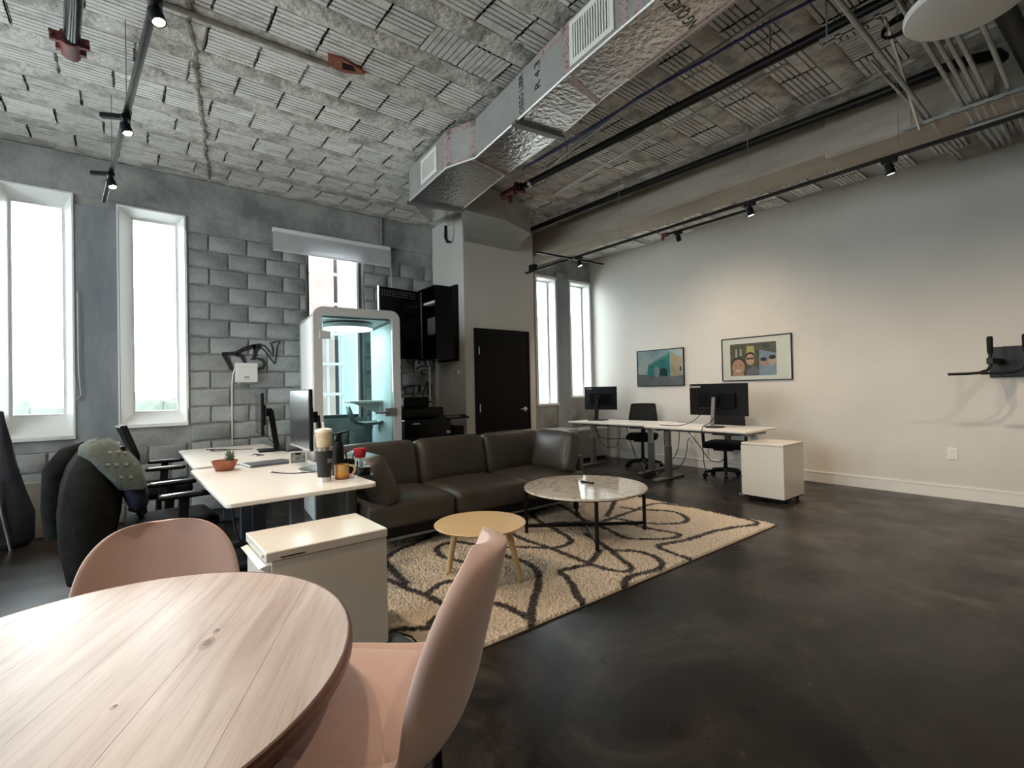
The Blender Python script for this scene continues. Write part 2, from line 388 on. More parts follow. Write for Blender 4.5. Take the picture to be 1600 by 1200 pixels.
def lay(xa, xb, za, zb, phase):
    row = 0; z = za; rnd = random.Random(int(xa*100)+5)
    while z+0.19 < zb+0.01:
        cut = [(xa, xb)]
        for a, b, c, d in WIN:
            if z+0.19 > c-0.02 and z+0.01 < d+0.02:
                new = []
                for p, q in cut:
                    if b+0.02 <= p or a-0.02 >= q: new.append((p, q))
                    else:
                        if a-0.02 > p: new.append((p, a-0.02))
                        if b+0.02 < q: new.append((b+0.02, q))
                cut = new
        for p, q in cut:
            MB().box(p, q, YW-0.0015, YW, z, z+0.2).build('mortar_bed', m_mortar, wall_back)
            g = math.floor((p-xa)/0.4)*0.4+xa-(0.2 if (row+phase) % 2 else 0)
            while g < q:
                a, b = max(g, p), min(g+0.4, q)
                if b-a > 0.07:
                    me = rnd.choice(BLK if b-a > 0.25 else BLKH); base = 0.4 if b-a > 0.25 else 0.2
                    o = link('block', me, wall_back, ((a+b)/2, YW-0.001+rnd.uniform(-0.003, 0.003), z+0.1)); o.scale = ((b-a)/base, 1, rnd.uniform(0.97, 1.02)); o.rotation_euler = (0, rnd.uniform(-0.005, 0.005), 0)
                g += 0.4
        z += 0.2; row += 1
lay(0.53, 3.66, 0.0, 3.36, 0)
lay(-1.05, 0.5, 0.0, 0.90, 1)

# ---- windows
def window(n, a, b, c, d, frame_y, fwid, m_fr, sill=None, casing=True):
    t = D.objects.new('window_%d' % n, None); COL.objects.link(t); t.location = ((a+b)/2, YW, c); struct(t)
    W = b-a; H = d-c; x0, x1 = -W/2, W/2
    mb = MB(); y = frame_y; dp = 0.05
    mb.box(x0, x0+fwid, y, y+dp, 0, H); mb.box(x1-fwid, x1, y, y+dp, 0, H); mb.box(x0+fwid, x1-fwid, y, y+dp, 0, fwid); mb.box(x0+fwid, x1-fwid, y, y+dp, H-fwid, H)
    mb.build('window_frame', m_fr, t, bevel=0.004)
    MB().box(x0+fwid-0.005, x1-fwid+0.005, y+0.02, y+0.026, fwid-0.005, H-fwid+0.005).build('pane', m_glass, t)
    if casing:
        cw = 0.045; mb = MB()
        mb.box(x0-cw, x0+0.004, -0.03, 0.02, -0.0, H+cw); mb.box(x1-0.004, x1+cw, -0.03, 0.02, 0, H+cw); mb.box(x0-cw, x1+cw, -0.034, 0.02, H-0.004, H+cw)
        mb.build('window_casing', m_fr, t, bevel=0.003)
        # painted reveal
        mb = MB(); mb.box(x0-0.001, x0+0.008, 0.0, y, 0, H); mb.box(x1-0.008, x1+0.001, 0.0, y, 0, H); mb.box(x0, x1, 0.0, y, H-0.008, H+0.001)
        mb.build('reveal', m_fr, t)
    if sill:
        MB().box(x0-0.045, x1+0.045, -0.035, y, -sill, 0.012).build('window_sill', m_fr, t, bevel=0.004)
    return t
def splayed(n, a, b, c, d, g, gy=0.17):
    # deep white splayed reveals narrowing to the glass g = (x0, x1, z0, z1)
    t = D.objects.new('window_%d' % n, None); COL.objects.link(t); t.location = ((a+b)/2, YW, c); struct(t); cx = (a+b)/2
    O = [(a-cx, 0, 0), (b-cx, 0, 0), (b-cx, 0, d-c), (a-cx, 0, d-c)]; I = [(g[0]-cx, gy, g[2]-c), (g[1]-cx, gy, g[2]-c), (g[1]-cx, gy, g[3]-c), (g[0]-cx, gy, g[3]-c)]
    for nm, i, j in (('window_sill', 0, 1), ('reveal', 1, 2), ('reveal', 2, 3), ('reveal', 3, 0)):
        mm = Vector(((O[i][0]+O[j][0])/2, 0, (O[i][2]+O[j][2])/2))-Vector((0, 0, (d-c)/2))
        mm = mm.normalized()*0.012; mm = Vector((mm.x, 0, mm.z)); sh = lambda p: (p[0]+mm.x, p[1], p[2]+mm.z)
        MB().add([O[i], O[j], I[j], I[i], sh(O[i]), sh(O[j]), sh(I[j]), sh(I[i])], [(0,1,2,3), (4,7,6,5), (0,4,5,1), (1,5,6,2), (2,6,7,3), (3,7,4,0)]).build(nm, m_winframe, t)
    f = 0.018; x0, x1, z0, z1 = g[0]-cx, g[1]-cx, g[2]-c, g[3]-c; mb = MB()
    mb.box(x0-0.03, x0+f, gy, gy+0.05, z0-0.03, z1+0.03); mb.box(x1-f, x1+0.03, gy, gy+0.05, z0-0.03, z1+0.03); mb.box(x0+f, x1-f, gy, gy+0.05, z0-0.03, z0+f); mb.box(x0+f, x1-f, gy, gy+0.05, z1-f, z1+0.03)
    mb.build('window_frame', m_winframe, t)
    MB().box(x0, x1, gy+0.02, gy+0.026, z0, z1).build('pane', m_glass, t)
    mb = MB(); e = 0.016; w0, w1_, hh = a-cx, b-cx, d-c
    mb.box(w0-e, w0, -0.02, 0.0, -e, hh+e); mb.box(w1_, w1_+e, -0.02, 0.0, -e, hh+e); mb.box(w0, w1_, -0.02, 0.0, hh, hh+e); mb.box(w0-e, w1_+e, -0.03, 0.0, -e-0.02, 0)
    mb.build('window_casing', m_winframe, t)
    return t
w1 = splayed(1, *WIN[0], (-0.925, -0.523, 1.150, 3.300))
w2 = splayed(2, *WIN[1], (0.023, 0.439, 1.148, 3.300))
w3 = window(3, *WIN[2], 0.06, 0.045, m_alu, casing=False)
w4 = window(4, *WIN[3], 0.17, 0.03, m_winframe, sill=0.03)
w5 = window(5, *WIN[4], 0.17, 0.03, m_winframe, sill=0.03)
for i, a in enumerate(WIN[5:]): window(6+i, *a, 0.05, 0.03, m_winframe, sill=0.085)  # out-of-view windows, added to let in more sky light
for i, (a, b, c, d) in enumerate(WINL_ADDED):
    t = window(9+i, a, b, c, d, 0.05, 0.03, m_winframe, sill=0.05); t.location = (X0, (a+b)/2, c); t.rotation_euler = (0, 0, PI/2)
# inner alu mullion of the middle window
MB().box(0.30, 0.33, 0.05, 0.12, 0.0, 2.26).build('mullion', m_winframe, w3)

# roller blind above the middle window
rb = thing('roller_blind', 'half-raised white roller blind hanging above the phone booth', 'blind', (2.18, YW-0.06, 3.12))
MB().box(-0.775, 0.775, -0.03, 0.035, 0.225, 0.275).build('cassette', m_winframe, rb, bevel=0.006)
MB().box(-0.77, 0.77, 0.0, 0.004, 0.0, 0.23).build('blind_fabric', m_blind, rb)
MB().box(-0.77, 0.77, -0.006, 0.01, -0.012, 0.004).build('bottom_bar', m_winframe, rb)
MB().tube([(0.782, 0.0, 0.23), (0.784, 0.0, -0.3), (0.785, 0.0, -0.75)], 0.004, 5).build('pull_chain', m_winframe, rb)

# ---- ceiling with clay tiles and ribs
ceil = struct(MB().box(X0-0.3, XW+0.2, Y0-0.2, YW+0.3, ZC+0.015, ZC+0.3).build('ceiling', m_slab))
TL, TW, NS = 0.325, 0.285, 7
def tile_mesh(seed, skip=0.0, cross=False):
    rnd = random.Random(seed); mb = MB(); L_, Wd = (TL-0.006, TW)
    if cross: L_, Wd = Wd, L_
    ns = NS; p = Wd/ns; g = 0.0115; zb = 0.016
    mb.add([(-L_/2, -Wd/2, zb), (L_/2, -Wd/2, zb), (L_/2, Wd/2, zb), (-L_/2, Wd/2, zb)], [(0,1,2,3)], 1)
    i = 0
    while i < ns:
        k = 2 if rnd.random() < skip and i < ns-1 else 1
        a = -Wd/2+p*i+g/2; b = -Wd/2+p*(i+k)-g/2; e0 = -L_/2+rnd.uniform(0.002, 0.009); e1 = L_/2-rnd.uniform(0.002, 0.009); z = rnd.uniform(-0.001, 0.001)
        mb.add([(e0,a,zb),(e1,a,zb),(e1,b,zb),(e0,b,zb),(e0,a,z),(e1,a,z),(e1,b,z),(e0,b,z)], [(4,7,6,5),(0,4,5,1),(3,2,6,7)])
        i += k
    if cross:
        mb.v = [(-y, x, z) for x, y, z in mb.v]
    return mb.mesh('ceiling_tile', [m_tile, m_dirtshade], fix=False)
def blank_mesh():
    mb = MB(); mb.add([(-0.155,-0.14,0.013),(0.155,-0.14,0.013),(0.155,0.14,0.013),(-0.155,0.14,0.013),(-0.15,-0.135,-0.002),(0.15,-0.137,0.001),(0.15,0.135,-0.002),(-0.15,0.137,0)],
        [(4,7,6,5),(0,4,5,1),(1,5,6,2),(2,6,7,3),(3,7,4,0)]); return mb.mesh('ceiling_tile', m_rib, fix=False)
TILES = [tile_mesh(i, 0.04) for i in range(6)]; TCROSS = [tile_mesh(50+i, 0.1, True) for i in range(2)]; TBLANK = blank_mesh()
fx = 760.0
def to_px(p):
    q = Vector(p)-Vector((0,0,1.32)); d = q.dot(fw)
    return (800+fx*q.dot(rr)/d, 600-fx*q.dot(uu)/d, d) if d > 0.05 else (1e5, 1e5, d)
ROWP = 0.467
rowoff = {0: 0.764, 1: 0.766, 2: 0.70}
cand = []
for k in range(-8, 7):
    yf = 3.63+ROWP*k; yc = yf-TW/2; off = rowoff.get(k, 0.7+random.uniform(-0.16, 0.16))
    for i in range(-12, 24):
        xa = off+TL*i; xc = xa+TL/2
        if xc > 4.78 and not (5.75 < xc < 7.1): continue
        px = to_px((xc, yc, ZC))
        if -60 < px[0] < 1660 and -70 < px[1] < 460:
            cand.append((px[2], xc, yc, k))
cand.sort(); rnd = random.Random(3)
far_mb = []
for n, (dep, xc, yc, k) in enumerate(cand):
    crack = abs(xc-(0.36+0.147*(yc-3.93))) < 0.10
    r = rnd.random()
    if k == -1 and 1.7 < xc < 2.3: me = TCROSS[n % 2]
    elif r < 0.05: me = TCROSS[0] if r < 0.015 else TBLANK
    else: me = TILES[n % 6]
    if n >= 295: break
    o = link('ceiling_tile', me, ceil, (xc, yc, ZC-0.003+rnd.uniform(-0.003, 0.003)), (rnd.uniform(-0.006, 0.006), rnd.uniform(-0.006, 0.006), rnd.uniform(-0.008, 0.008)+(PI if rnd.random() < 0.5 else 0)))
# any that remain stay real geometry in one part
if len(cand) > 295:
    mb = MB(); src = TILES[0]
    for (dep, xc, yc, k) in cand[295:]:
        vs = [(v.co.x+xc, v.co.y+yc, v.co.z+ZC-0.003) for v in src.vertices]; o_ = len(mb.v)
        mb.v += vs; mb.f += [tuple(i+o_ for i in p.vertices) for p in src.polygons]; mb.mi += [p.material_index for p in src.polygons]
    o = mb.build('far_ceiling_tiles', [m_tile, m_dirtshade], ceil, fix=False); o['kind'] = 'stuff'
# concrete ribs between the tile rows, ragged plaster edges
def rib(yc, wid, xa, xb, seed):
    rnd = random.Random(seed); mb = MB(); nx = int((xb-xa)/0.06); vs = []; fs = []
    prof = [(-0.5, 0.012), (-0.47, 0.0), (-0.2, -0.004), (0.2, -0.004), (0.47, 0.0), (0.5, 0.012)]
    for i in range(nx+1):
        x = xa+(xb-xa)*i/nx
        for j, (f, z) in enumerate(prof):
            wob = noise.noise(Vector((x*5, seed*3.1+j, 0)))*0.010 + noise.noise(Vector((x*17, seed*1.7+j, 5)))*0.005
            if noise.noise(Vector((x*1.3, seed*7.7, j//3))) > 0.32 and j in (0, 1, 4, 5): wob += (0.03 if j > 2 else -0.03)
            zz = z if j in (0, 5) else z+noise.noise(Vector((x*6, yc*6, j)))*0.006
            vs.append((x, yc+f*wid+wob, ZC-0.004+zz))
    m_ = len(prof)
    for i in range(nx):
        for j in range(m_-1): fs.append((i*m_+j, i*m_+j+1, (i+1)*m_+j+1, (i+1)*m_+j))
    mb.add(vs, fs); return mb.build('rib', m_rib, ceil, smooth=60)
for k in range(-8, 7): rib(3.63+ROWP*k+(ROWP-TW)/2, ROWP-TW, -2.6, 4.9, k+20)
# concrete seam along the depth and the plain slab margin beside the beam
mb = MB(); vs = []; fs = []; n = 90
for i in range(n+1):
    y = 0.6+5.9*i/n; xc = 0.36+0.147*(y-3.93)+noise.noise(Vector((y*4, 0, 0)))*0.02
    for j, (dx, z) in enumerate(((-0.034, 0.012), (-0.012, -0.008), (0.006, -0.010), (0.03, 0.012))):
        vs.append((xc+dx+noise.noise(Vector((y*14, j*5, 1)))*0.035, y, ZC-0.004+z+noise.noise(Vector((y*25, j, 2)))*0.006))
for i in range(n):
    for j in range(3): fs.append((i*4+j, i*4+j+1, (i+1)*4+j+1, (i+1)*4+j))
mb.add(vs, fs).build('seam', mat('seam mortar', (0.12, 0.105, 0.085), 0.95, col2=(0.40, 0.38, 0.33), scale=14, bump=0.6), ceil, smooth=60)
MB().box(4.82, 5.15, Y0, YW, ZC-0.012, ZC+0.02).build('slab_margin', m_rib, ceil)
# drop beam parallel to the right wall
mb = MB(); mb.box(5.13, 5.60, Y0, 6.6, 3.46, ZC+0.02); beam = struct(mb.build('trim_4', m_beam, bevel=0.012))
mb = MB(); mb.box(5.10, 5.63, Y0, 1.72, 3.40, ZC+0.01); struct(mb.build('trim_5', m_beam, bevel=0.02))

# ---- closet column with the black door
cx0, cx1, cy = 3.67, 4.95, 5.72
closet = struct(MB().box(cx0, cx1, cy, YW, 0, ZC+0.005).build('wall_closet', m_white))
MB().box(cx1-0.004, cx1+0.055, cy+0.03, YW, 0, 3.4).build('rough_pier', m_wallc, closet, bevel=0.01)
MB().box(cx0-0.012, cx0, cy-0.012, YW, 0, 0.12).build('baseboard', m_trim, closet)
door = D.objects.new('door_1', None); COL.objects.link(door); door.location = (4.325, cy, 0); struct(door)
m_door = mat('black painted door', (0.005, 0.005, 0.0055), 0.45, spec=0.15)
MB().box(-0.47, 0.47, -0.012, 0.02, 0.012, 2.165).build('door_leaf', m_door, door, bevel=0.004)
mb = MB(); mb.box(-0.505, -0.472, -0.018, 0.02, 0, 2.20); mb.box(0.472, 0.505, -0.018, 0.02, 0, 2.20); mb.box(-0.505, 0.505, -0.018, 0.02, 2.168, 2.20)
mb.build('door_frame', m_door, door)
for z in (1.88, 1.06, 0.25): MB().box(-0.44, -0.425, -0.024, -0.01, z-0.055, z+0.055).build('hinge', m_chrome, door)
mb = MB(); mb.tube([(0.39, -0.012, 1.02), (0.39, -0.03, 1.02)], 0.034, 16); mb.tube([(0.39, -0.03, 1.02), (0.39, -0.062, 1.02), (0.38, -0.066, 1.02), (0.27, -0.066, 1.02)], 0.011, 8)
mb.build('door_handle', m_chrome, door, smooth=40)

# louvered vent, hook and dome on the side of the closet
vt = tag(D.objects.new('louver_vent', None), 'black louvered vent low on the white closet side beside the printer', 'vent'); COL.objects.link(vt); vt.location = (cx0-0.006, 5.97, 0.4)
MB().box(-0.004, 0.006, -0.17, 0.17, 0, 0.42).build('backing', m_black, vt)
for i in range(9): MB().bar((-0.012, -0.165, 0.03+i*0.045), (-0.012, 0.165, 0.03+i*0.045), 0.004, 0.026, up=(0.6, 0, 1)).build('slat', m_greymet, vt)
hk = thing('wall_bracket', 'small black and white bracket high on the closet under the duct', 'bracket', (cx0-0.004, 6.04, 3.46))
MB().tube([(-0.02, 0.10, 0.27), (-0.025, 0.10, 0.09)], 0.02, 8).build('black_grip', m_black, hk)
MB().tube([(-0.022, 0.10, 0.08), (-0.03, 0.05, 0.02), (-0.03, -0.04, 0.0)], 0.017, 8).build('black_elbow', m_black, hk)
MB().tube([(-0.02, 0.09, 0.27), (-0.02, -0.09, 0.26), (-0.025, -0.10, 0.07), (-0.03, -0.05, 0.0)], 0.008, 6).build('white_loop', m_trim, hk)
dm = thing('wall_sensor', 'small round white sensor on the closet edge below the black rack', 'sensor', (cx0, 5.86, 1.57))
mb = MB(); mb.lathe([(0.055, 0), (0.055, 0.018), (0.045, 0.03)], 20); mb.lathe([(0.032, 0.03), (0.032, 0.05), (0.02, 0.062)], 16)
mb.build('housing', m_trim, dm, rot=(0, -PI/2, 0), smooth=40)
MB().lathe([(0.014, 0.060), (0.012, 0.068)], 12).build('lens', m_black, dm, rot=(0, -PI/2, 0))

# ---- outdoors seen through the glass
struct(MB().box(-40, 50, 7.0, 60, -0.4, -0.3).build('ground', mat('pale paving', (0.45, 0.44, 0.41), 0.9, col2=(0.36, 0.36, 0.34), scale=1)))
# blurred-by-brightness neighbours: brick red tower with scaffold, pale block, hedge
nb = thing('neighbour_building', 'reddish building with pale scaffold bars seen through the middle window', 'building', (5.0, 16.0, -0.3))
m_bred = mat('faded red facade', (0.15, 0.088, 0.080), 0.9, spec=0.1, col2=(0.19, 0.125, 0.115), scale=0.6)
m_pale = mat('pale stucco', (0.17, 0.165, 0.155), 0.9, spec=0.1, col2=(0.145, 0.14, 0.13), scale=0.4)
MB().box(-0.9, 0.25, 0, 3, 0, 7.2).build('facade', m_bred, nb)
MB().box(0.5, 1.15, 0.4, 3, 0, 6.2).build('column', mat('grey column', (0.15, 0.145, 0.155), 0.9, spec=0.1), nb)
for i in range(6): MB().box(-0.95, 0.45, -0.45, -0.38, 0.6+i*0.95, 0.68+i*0.95).build('scaffold_bar', m_pale, nb)
for x in (-0.6, -0.1, 0.36): MB().box(x-0.03, x+0.03, -0.4, -0.34, 0, 6.4).build('scaffold_post', m_pale, nb)
pb = thing('neighbour_block', 'pale block of flats seen through the right-hand windows', 'building', (17.6, 18.0, -0.3))
MB().box(-3, 3.5, 0, 4, 0, 5.2).build('facade', m_pale, pb)
for i in range(6):
    for j in range(3): MB().box(-2.6+i*1.0, -2.0+i*1.0, -0.04, 0.02, 0.8+j*1.5, 1.8+j*1.5).build('window', mat('far window glass', (0.11, 0.115, 0.12), 0.5, spec=0.1), pb)
hd = thing('hedge', 'washed-out green hedge low beyond the two left windows', 'hedge', (-2.5, 27.0, -0.3))
mb = MB(); rnd = random.Random(2)
for i in range(22):
    mb.puff((-6.0+i*0.6, rnd.uniform(-0.4, 0.4), 0.5+rnd.uniform(0, 0.35)), (0.7, 0.6, 0.7+rnd.uniform(0, 0.35)), 0.45, n=2)
for v in range(len(mb.v)):
    p = Vector(mb.v[v]); q = p+Vector((noise.noise(p*3), noise.noise(p*3+Vector((9,0,0))), noise.noise(p*3+Vector((0,9,0)))))*0.12; mb.v[v] = tuple(q)
mb.build('foliage', mat('hedge green', (0.05, 0.06, 0.05), 0.9, col2=(0.08, 0.09, 0.075), scale=3), hd)

# ================================================================ DUCT
ZB, ZT = 3.40, 3.75
duct = thing('air_duct', 'foil-wrapped rectangular air duct hanging under the tiled ceiling', 'duct', (0, 0, ZB))
H_ = ZT-ZB
Lp = [(2.09, -0.4), (2.247, 1.538), (2.311, 2.288), (2.385, 2.906), (2.459, 3.585), (2.348, 3.912), (2.426, 4.841)]
Rp = [(3.017, 4.705), (2.871, 3.689), (2.803, 2.863), (2.696, 2.318), (2.583, 1.288), (2.40, -0.4)]
mb = MB(); poly = Lp+Rp; n = len(poly)
mb.prism(poly, 0, H_)
# sides matte wrap, underside bright foil
mb.mi[0] = 0
for i in range(2, len(mb.mi)): mb.mi[i] = 1
mb.build('trunk', [m_foil, m_foilm], duct)
MB().prism([(3.0, 4.71), (3.66, 4.72), (4.235, 4.927), (4.6, 5.70), (3.69, 5.70)], 0.002, H_-0.01).build('branch', m_foilm, duct)
mb = MB(); C0 = (2.426, 4.841, 0.0); E0 = (3.017, 4.705, 0.0); D0 = (3.40, 6.12, 0.33); C1 = (2.426, 4.841, H_); E1 = (3.017, 4.705, H_)
mb.add([C0, E0, D0, C1, E1, (3.40, 6.12, 0.36)], [(0,1,2), (0,2,5,3), (1,4,5,2), (3,5,4)]); mb.build('end_hopper', m_foil, duct)
def on_face(mb, p0, p1, s0, s1, z0, z1, out, th, m=0):
    p0 = Vector((*p0, 0)); p1 = Vector((*p1, 0)); d = (p1-p0).normalized(); nrm = Vector((-d.y, d.x, 0))
    if nrm.x > 0: nrm = -nrm
    a = p0+d*s0+nrm*out; b = p0+d*s1+nrm*out; c = nrm*th
    mb.add([a+Vector((0,0,z0)), b+Vector((0,0,z0)), b+c+Vector((0,0,z0)), a+c+Vector((0,0,z0)), a+Vector((0,0,z1)), b+Vector((0,0,z1)), b+c+Vector((0,0,z1)), a+c+Vector((0,0,z1))],
        [(0,3,2,1),(4,5,6,7),(0,1,5,4),(1,2,6,5),(2,3,7,6),(3,0,4,7)], m); return mb
# printed tape strips
for (i, s0, s1, z0, z1) in ((4, 0.0, 0.05, 0, H_), (4, 0.0, 0.34, 0.0, 0.045), (4, 0.0, 0.34, H_-0.05, H_), (4, 0.29, 0.345, 0, H_), (5, 0.0, 0.05, 0, H_), (5, 0.09, 0.12, 0, H_),
                            (2, -0.09, -0.02, 0, H_), (2, -0.02, 0.03, 0, H_), (1, 0.08, 0.16, 0, H_), (1, 0.20, 0.26, 0, H_), (2, 0.0, 0.36, H_-0.05, H_)):
    on_face(MB(), Lp[i], Lp[i+1], s0, s1, z0, z1, 0.0, 0.0015).build('tape', m_tape, duct)
on_face(MB(), (3.0, 4.71), (3.66, 4.72), 0.58, 0.66, 0.0, H_, -0.002, -0.0015).build('tape', m_tape, duct)
MB().box(2.46, 2.88, 3.60, 3.66, -0.002, 0.0).build('tape', m_tape, duct)
MB().bar((2.33, 2.28, -0.001), (2.72, 2.36, -0.001), 0.05, 0.002).build('tape', m_tape, duct)
MB().bar((2.555, 0.95, -0.001), (2.66, 2.05, -0.001), 0.05, 0.002).build('tape', m_tape, duct)
# hanger straps under the trunk
for (a, b) in (((2.36, 2.92), (2.83, 2.86)), ((2.40, 4.86), (3.04, 4.72)), ((2.445, 3.60), (2.89, 3.68))):
    th = 0.012 if a[1] == 3.60 else 0.028
    MB().bar((a[0], a[1], -0.012), (b[0], b[1], -0.012), 0.055 if th > 0.02 else 0.02, th).build('strap', m_greymet if th > 0.02 else m_tape, duct)
MB().tube([(2.82, 2.85, 0.0), (2.84, 2.85, 0.40)], 0.006, 6).build('hanger_rod', m_galv, duct)
# bright folded edge along the lower left corner
mb = MB(); mb.tube([(x-0.004, y, 0.004) for x, y in Lp], 0.009, 6); mb.build('folded_edge', mat('bright foil edge', (0.8, 0.8, 0.78), 0.35, metal=0.6), duct)
mb = MB(); mb.tube([(x+0.004, y, 0.004) for x, y in Rp], 0.007, 6); mb.build('folded_edge', MATS['bright foil edge'], duct)
# return-air grilles
def grille(i, s0, s1, z0, z1, nsl, lab):
    g = D.objects.new('grille', None); COL.objects.link(g); g.parent = duct; g['label'] = lab
    fwid = 0.035; mb = MB()
    for a in ((s0, s1, z0, z0+fwid), (s0, s1, z1-fwid, z1), (s0, s0+fwid, z0+fwid, z1-fwid), (s1-fwid, s1, z0+fwid, z1-fwid)): on_face(mb, Lp[i], Lp[i+1], *a, 0.0, 0.014)
    mb.build('grille_frame', m_trim, g)
    on_face(MB(), Lp[i], Lp[i+1], s0+fwid, s1-fwid, z0+fwid, z1-fwid, 0.001, 0.001).build('grille_backing', m_greymet, g)
    st = (s1-s0-2*fwid)/nsl
    for k in range(nsl): on_face(MB(), Lp[i], Lp[i+1], s0+fwid+k*st+st*0.25, s0+fwid+k*st+st*0.75, z0+fwid, z1-fwid, 0.002, 0.009).build('grille_slat', m_trim, g)
grille(1, 0.30, 0.70, 0.03, 0.325, 14, 'large white air grille near the lettering')
grille(5, 0.20, 0.58, 0.05, 0.30, 12, 'smaller white air grille near the duct end')
# lettering
m_ink = mat('black ink', (0.02, 0.02, 0.022), 0.6)
def face_rot(p0, p1):
    d = (Vector((*p1, 0))-Vector((*p0, 0))).normalized(); z = Vector((-d.y, d.x, 0)); z = -z if z.x > 0 else z
    x = Vector((0, 0, 1)); y = z.cross(x); return Matrix((x, y, z)).transposed().to_euler()
rt = face_rot(Lp[2], Lp[3])
def fpt(i, s, z, out=0.003):
    p0 = Vector((*Lp[i], 0)); d = (Vector((*Lp[i+1], 0))-p0).normalized(); nrm = Vector((-d.y, d.x, 0)); nrm = -nrm if nrm.x > 0 else nrm
    q = p0+d*s+nrm*out; return (q.x, q.y, z)
text('lettering', 'R 4.3', 0.10, m_ink, duct, fpt(2, 0.33, 0.20), rt)
text('lettering', 'OEEG', 0.085, m_ink, duct, fpt(2, 0.55, 0.105), rt, sx=0.72); text('lettering', 'LIBR', 0.085, m_ink, duct, fpt(2, 0.55, 0.265), rt, sx=0.8)
text('lettering', 'NG QUIET R', 0.10, m_ink, duct, (2.42, 1.50, -0.001), (0, PI, 0.09), sx=0.62)
text('lettering', '475', 0.10, m_ink, duct, (2.48, 1.24, -0.001), (0, PI, 0.09), sx=0.62)

# ================================================================ PIPES, CONDUITS, CABLES
def pipe(name, pts, r, m, label, cat='pipe', seg=10, group=None):
    o = MB().tube(pts, r, seg).build(name, m, smooth=50); return tag(o, label, cat, group)
sp = thing('sprinkler_pipe', 'thick black sprinkler pipe running beside the duct with red end fitting', 'pipe', (3.5, 4.1, 3.6))
MB().tube([(0.0, 0, 0), (0.13, -4.9, 0)], 0.036, 12).build('pipe', m_blackmet, sp, smooth=50)
mb = MB(); mb.tube([(-0.02, 0.42, 0), (-0.012, 0.20, 0)], 0.05, 10); mb.tube([(-0.01, 0.17, 0), (-0.005, 0.10, 0)], 0.052, 10); mb.tube([(-0.02, 0.30, -0.03), (-0.02, 0.30, -0.12)], 0.028, 8); mb.box(-0.08, 0.06, 0.12, 0.15, -0.05, 0.05)
mb.build('red_coupling', m_redfit, sp, smooth=40)
MB().tube([(-0.01, 0.16, 0), (0.0, 0.02, 0)], 0.034, 10).build('black_joint', m_black, sp)
for y in (-0.6, -2.6): MB().tube([(0.02, y, 0.03), (0.02, y, 0.21)], 0.006, 6).build('hanger_rod', m_galv, sp)
MB().lathe([(0.042, -0.02), (0.042, 0.02)], 14).build('clamp', m_galv, sp, loc=(0.0, -0.05, 0), rot=(PI/2, 0, 0))
bp_ = thing('beam_pipe', 'black pipe clipped along the concrete beam with curved elbow', 'pipe', (4.76, 5.7, 3.70))
mb = MB(); mb.tube([(-0.02, 0, 0), (0.02, -1.9, 0), (0.09, -3.6, 0), (0.15, -4.55, 0), (0.16, -4.95, 0), (0.25, -5.14, 0.0), (0.5, -5.19, -0.01), (1.2, -5.2, -0.02)], 0.040, 12); mb.build('pipe', m_blackmet, bp_, smooth=50)
for y in (-0.55, -2.4, -3.2): MB().tube([(0.0+0.02*-y, y, 0.02), (0.0+0.02*-y, y, 0.11)], 0.006, 6).build('hanger_rod', m_galv, bp_)
pipe('drain_pipe', [(3.6, 0.455, 3.58), (4.05, 0.435, 3.56), (4.75, 0.40, 3.54), (7.15, 0.30, 3.50)], 0.055, m_blackmet, 'wide black pipe crossing at the top right corner of the ceiling')
lp = thing('capped_pipe', 'short black pipe with red clamp at the upper left of the ceiling', 'pipe', (-0.282, 4.21, 3.6))
MB().tube([(0.12, -2.2, 0.02), (0.05, -0.53, 0.0), (0.0, 0.0, 0.0)], 0.042, 12).build('pipe', mat('shiny black pipe', (0.02, 0.022, 0.024), 0.2, metal=0.6), lp, smooth=50)
mb = MB(); mb.tube([(0.0, -0.12, 0), (-0.004, 0.06, 0)], 0.055, 10); mb.box(-0.095, 0.095, -0.10, -0.075, -0.03, 0.03); mb.tube([(-0.085, -0.14, 0), (-0.085, -0.04, 0)], 0.012, 6); mb.tube([(0.085, -0.14, 0), (0.085, -0.04, 0)], 0.012, 6); mb.box(-0.075, 0.075, 0.0, 0.03, -0.025, 0.025); mb.tube([(0, 0.0, 0), (0.0, 0.16, 0.03)], 0.035, 8)
mb.build('red_clamp', m_redfit, lp, smooth=40)
pipe('rusty_conduit', [(0.05, 3.715, 3.795), (0.6, 3.70, 3.79), (1.20, 3.69, 3.795)], 0.018, m_rust, 'rusty conduit lying in a ceiling rib ending at a broken red tile')
br = tag(MB().prism([(1.16, 3.58), (1.27, 3.56), (1.42, 3.60), (1.46, 3.64), (1.33, 3.71), (1.20, 3.70)], 3.795, 3.83).build('broken_tile', m_terra), 'broken terracotta tile hole at the end of the rusty conduit', 'broken tile')
MB().prism([(1.27, 3.60), (1.35, 3.59), (1.39, 3.64), (1.30, 3.67)], 3.792, 3.80).build('hollow', m_dirtshade, br)  # dark slab, shade inside the broken hole put into its colour
pipe('blue_cable', [(3.22, 3.85, 3.60), (3.19, 3.0, 3.57), (3.17, 2.33, 3.60), (3.17, 1.8, 3.585), (3.19, 1.37, 3.60), (3.26, 0.9, 3.61)], 0.010, m_blue, 'blue data cable running along the duct to the ceiling edge', 'cable', 6)
pipe('blue_cable', [(3.25, 3.80, 3.63), (3.20, 2.6, 3.61), (3.23, 1.6, 3.63), (3.28, 0.9, 3.64)], 0.007, m_blue, 'thinner blue cable lying just above the other blue cable', 'cable', 6)
pipe('grey_conduit', [(3.52, 3.80, 3.66), (3.30, 2.70, 3.65), (3.17, 1.36, 3.64), (3.12, 0.3, 3.63)], 0.013, m_galv, 'thin grey conduit crossing beside the blue cables near the duct')
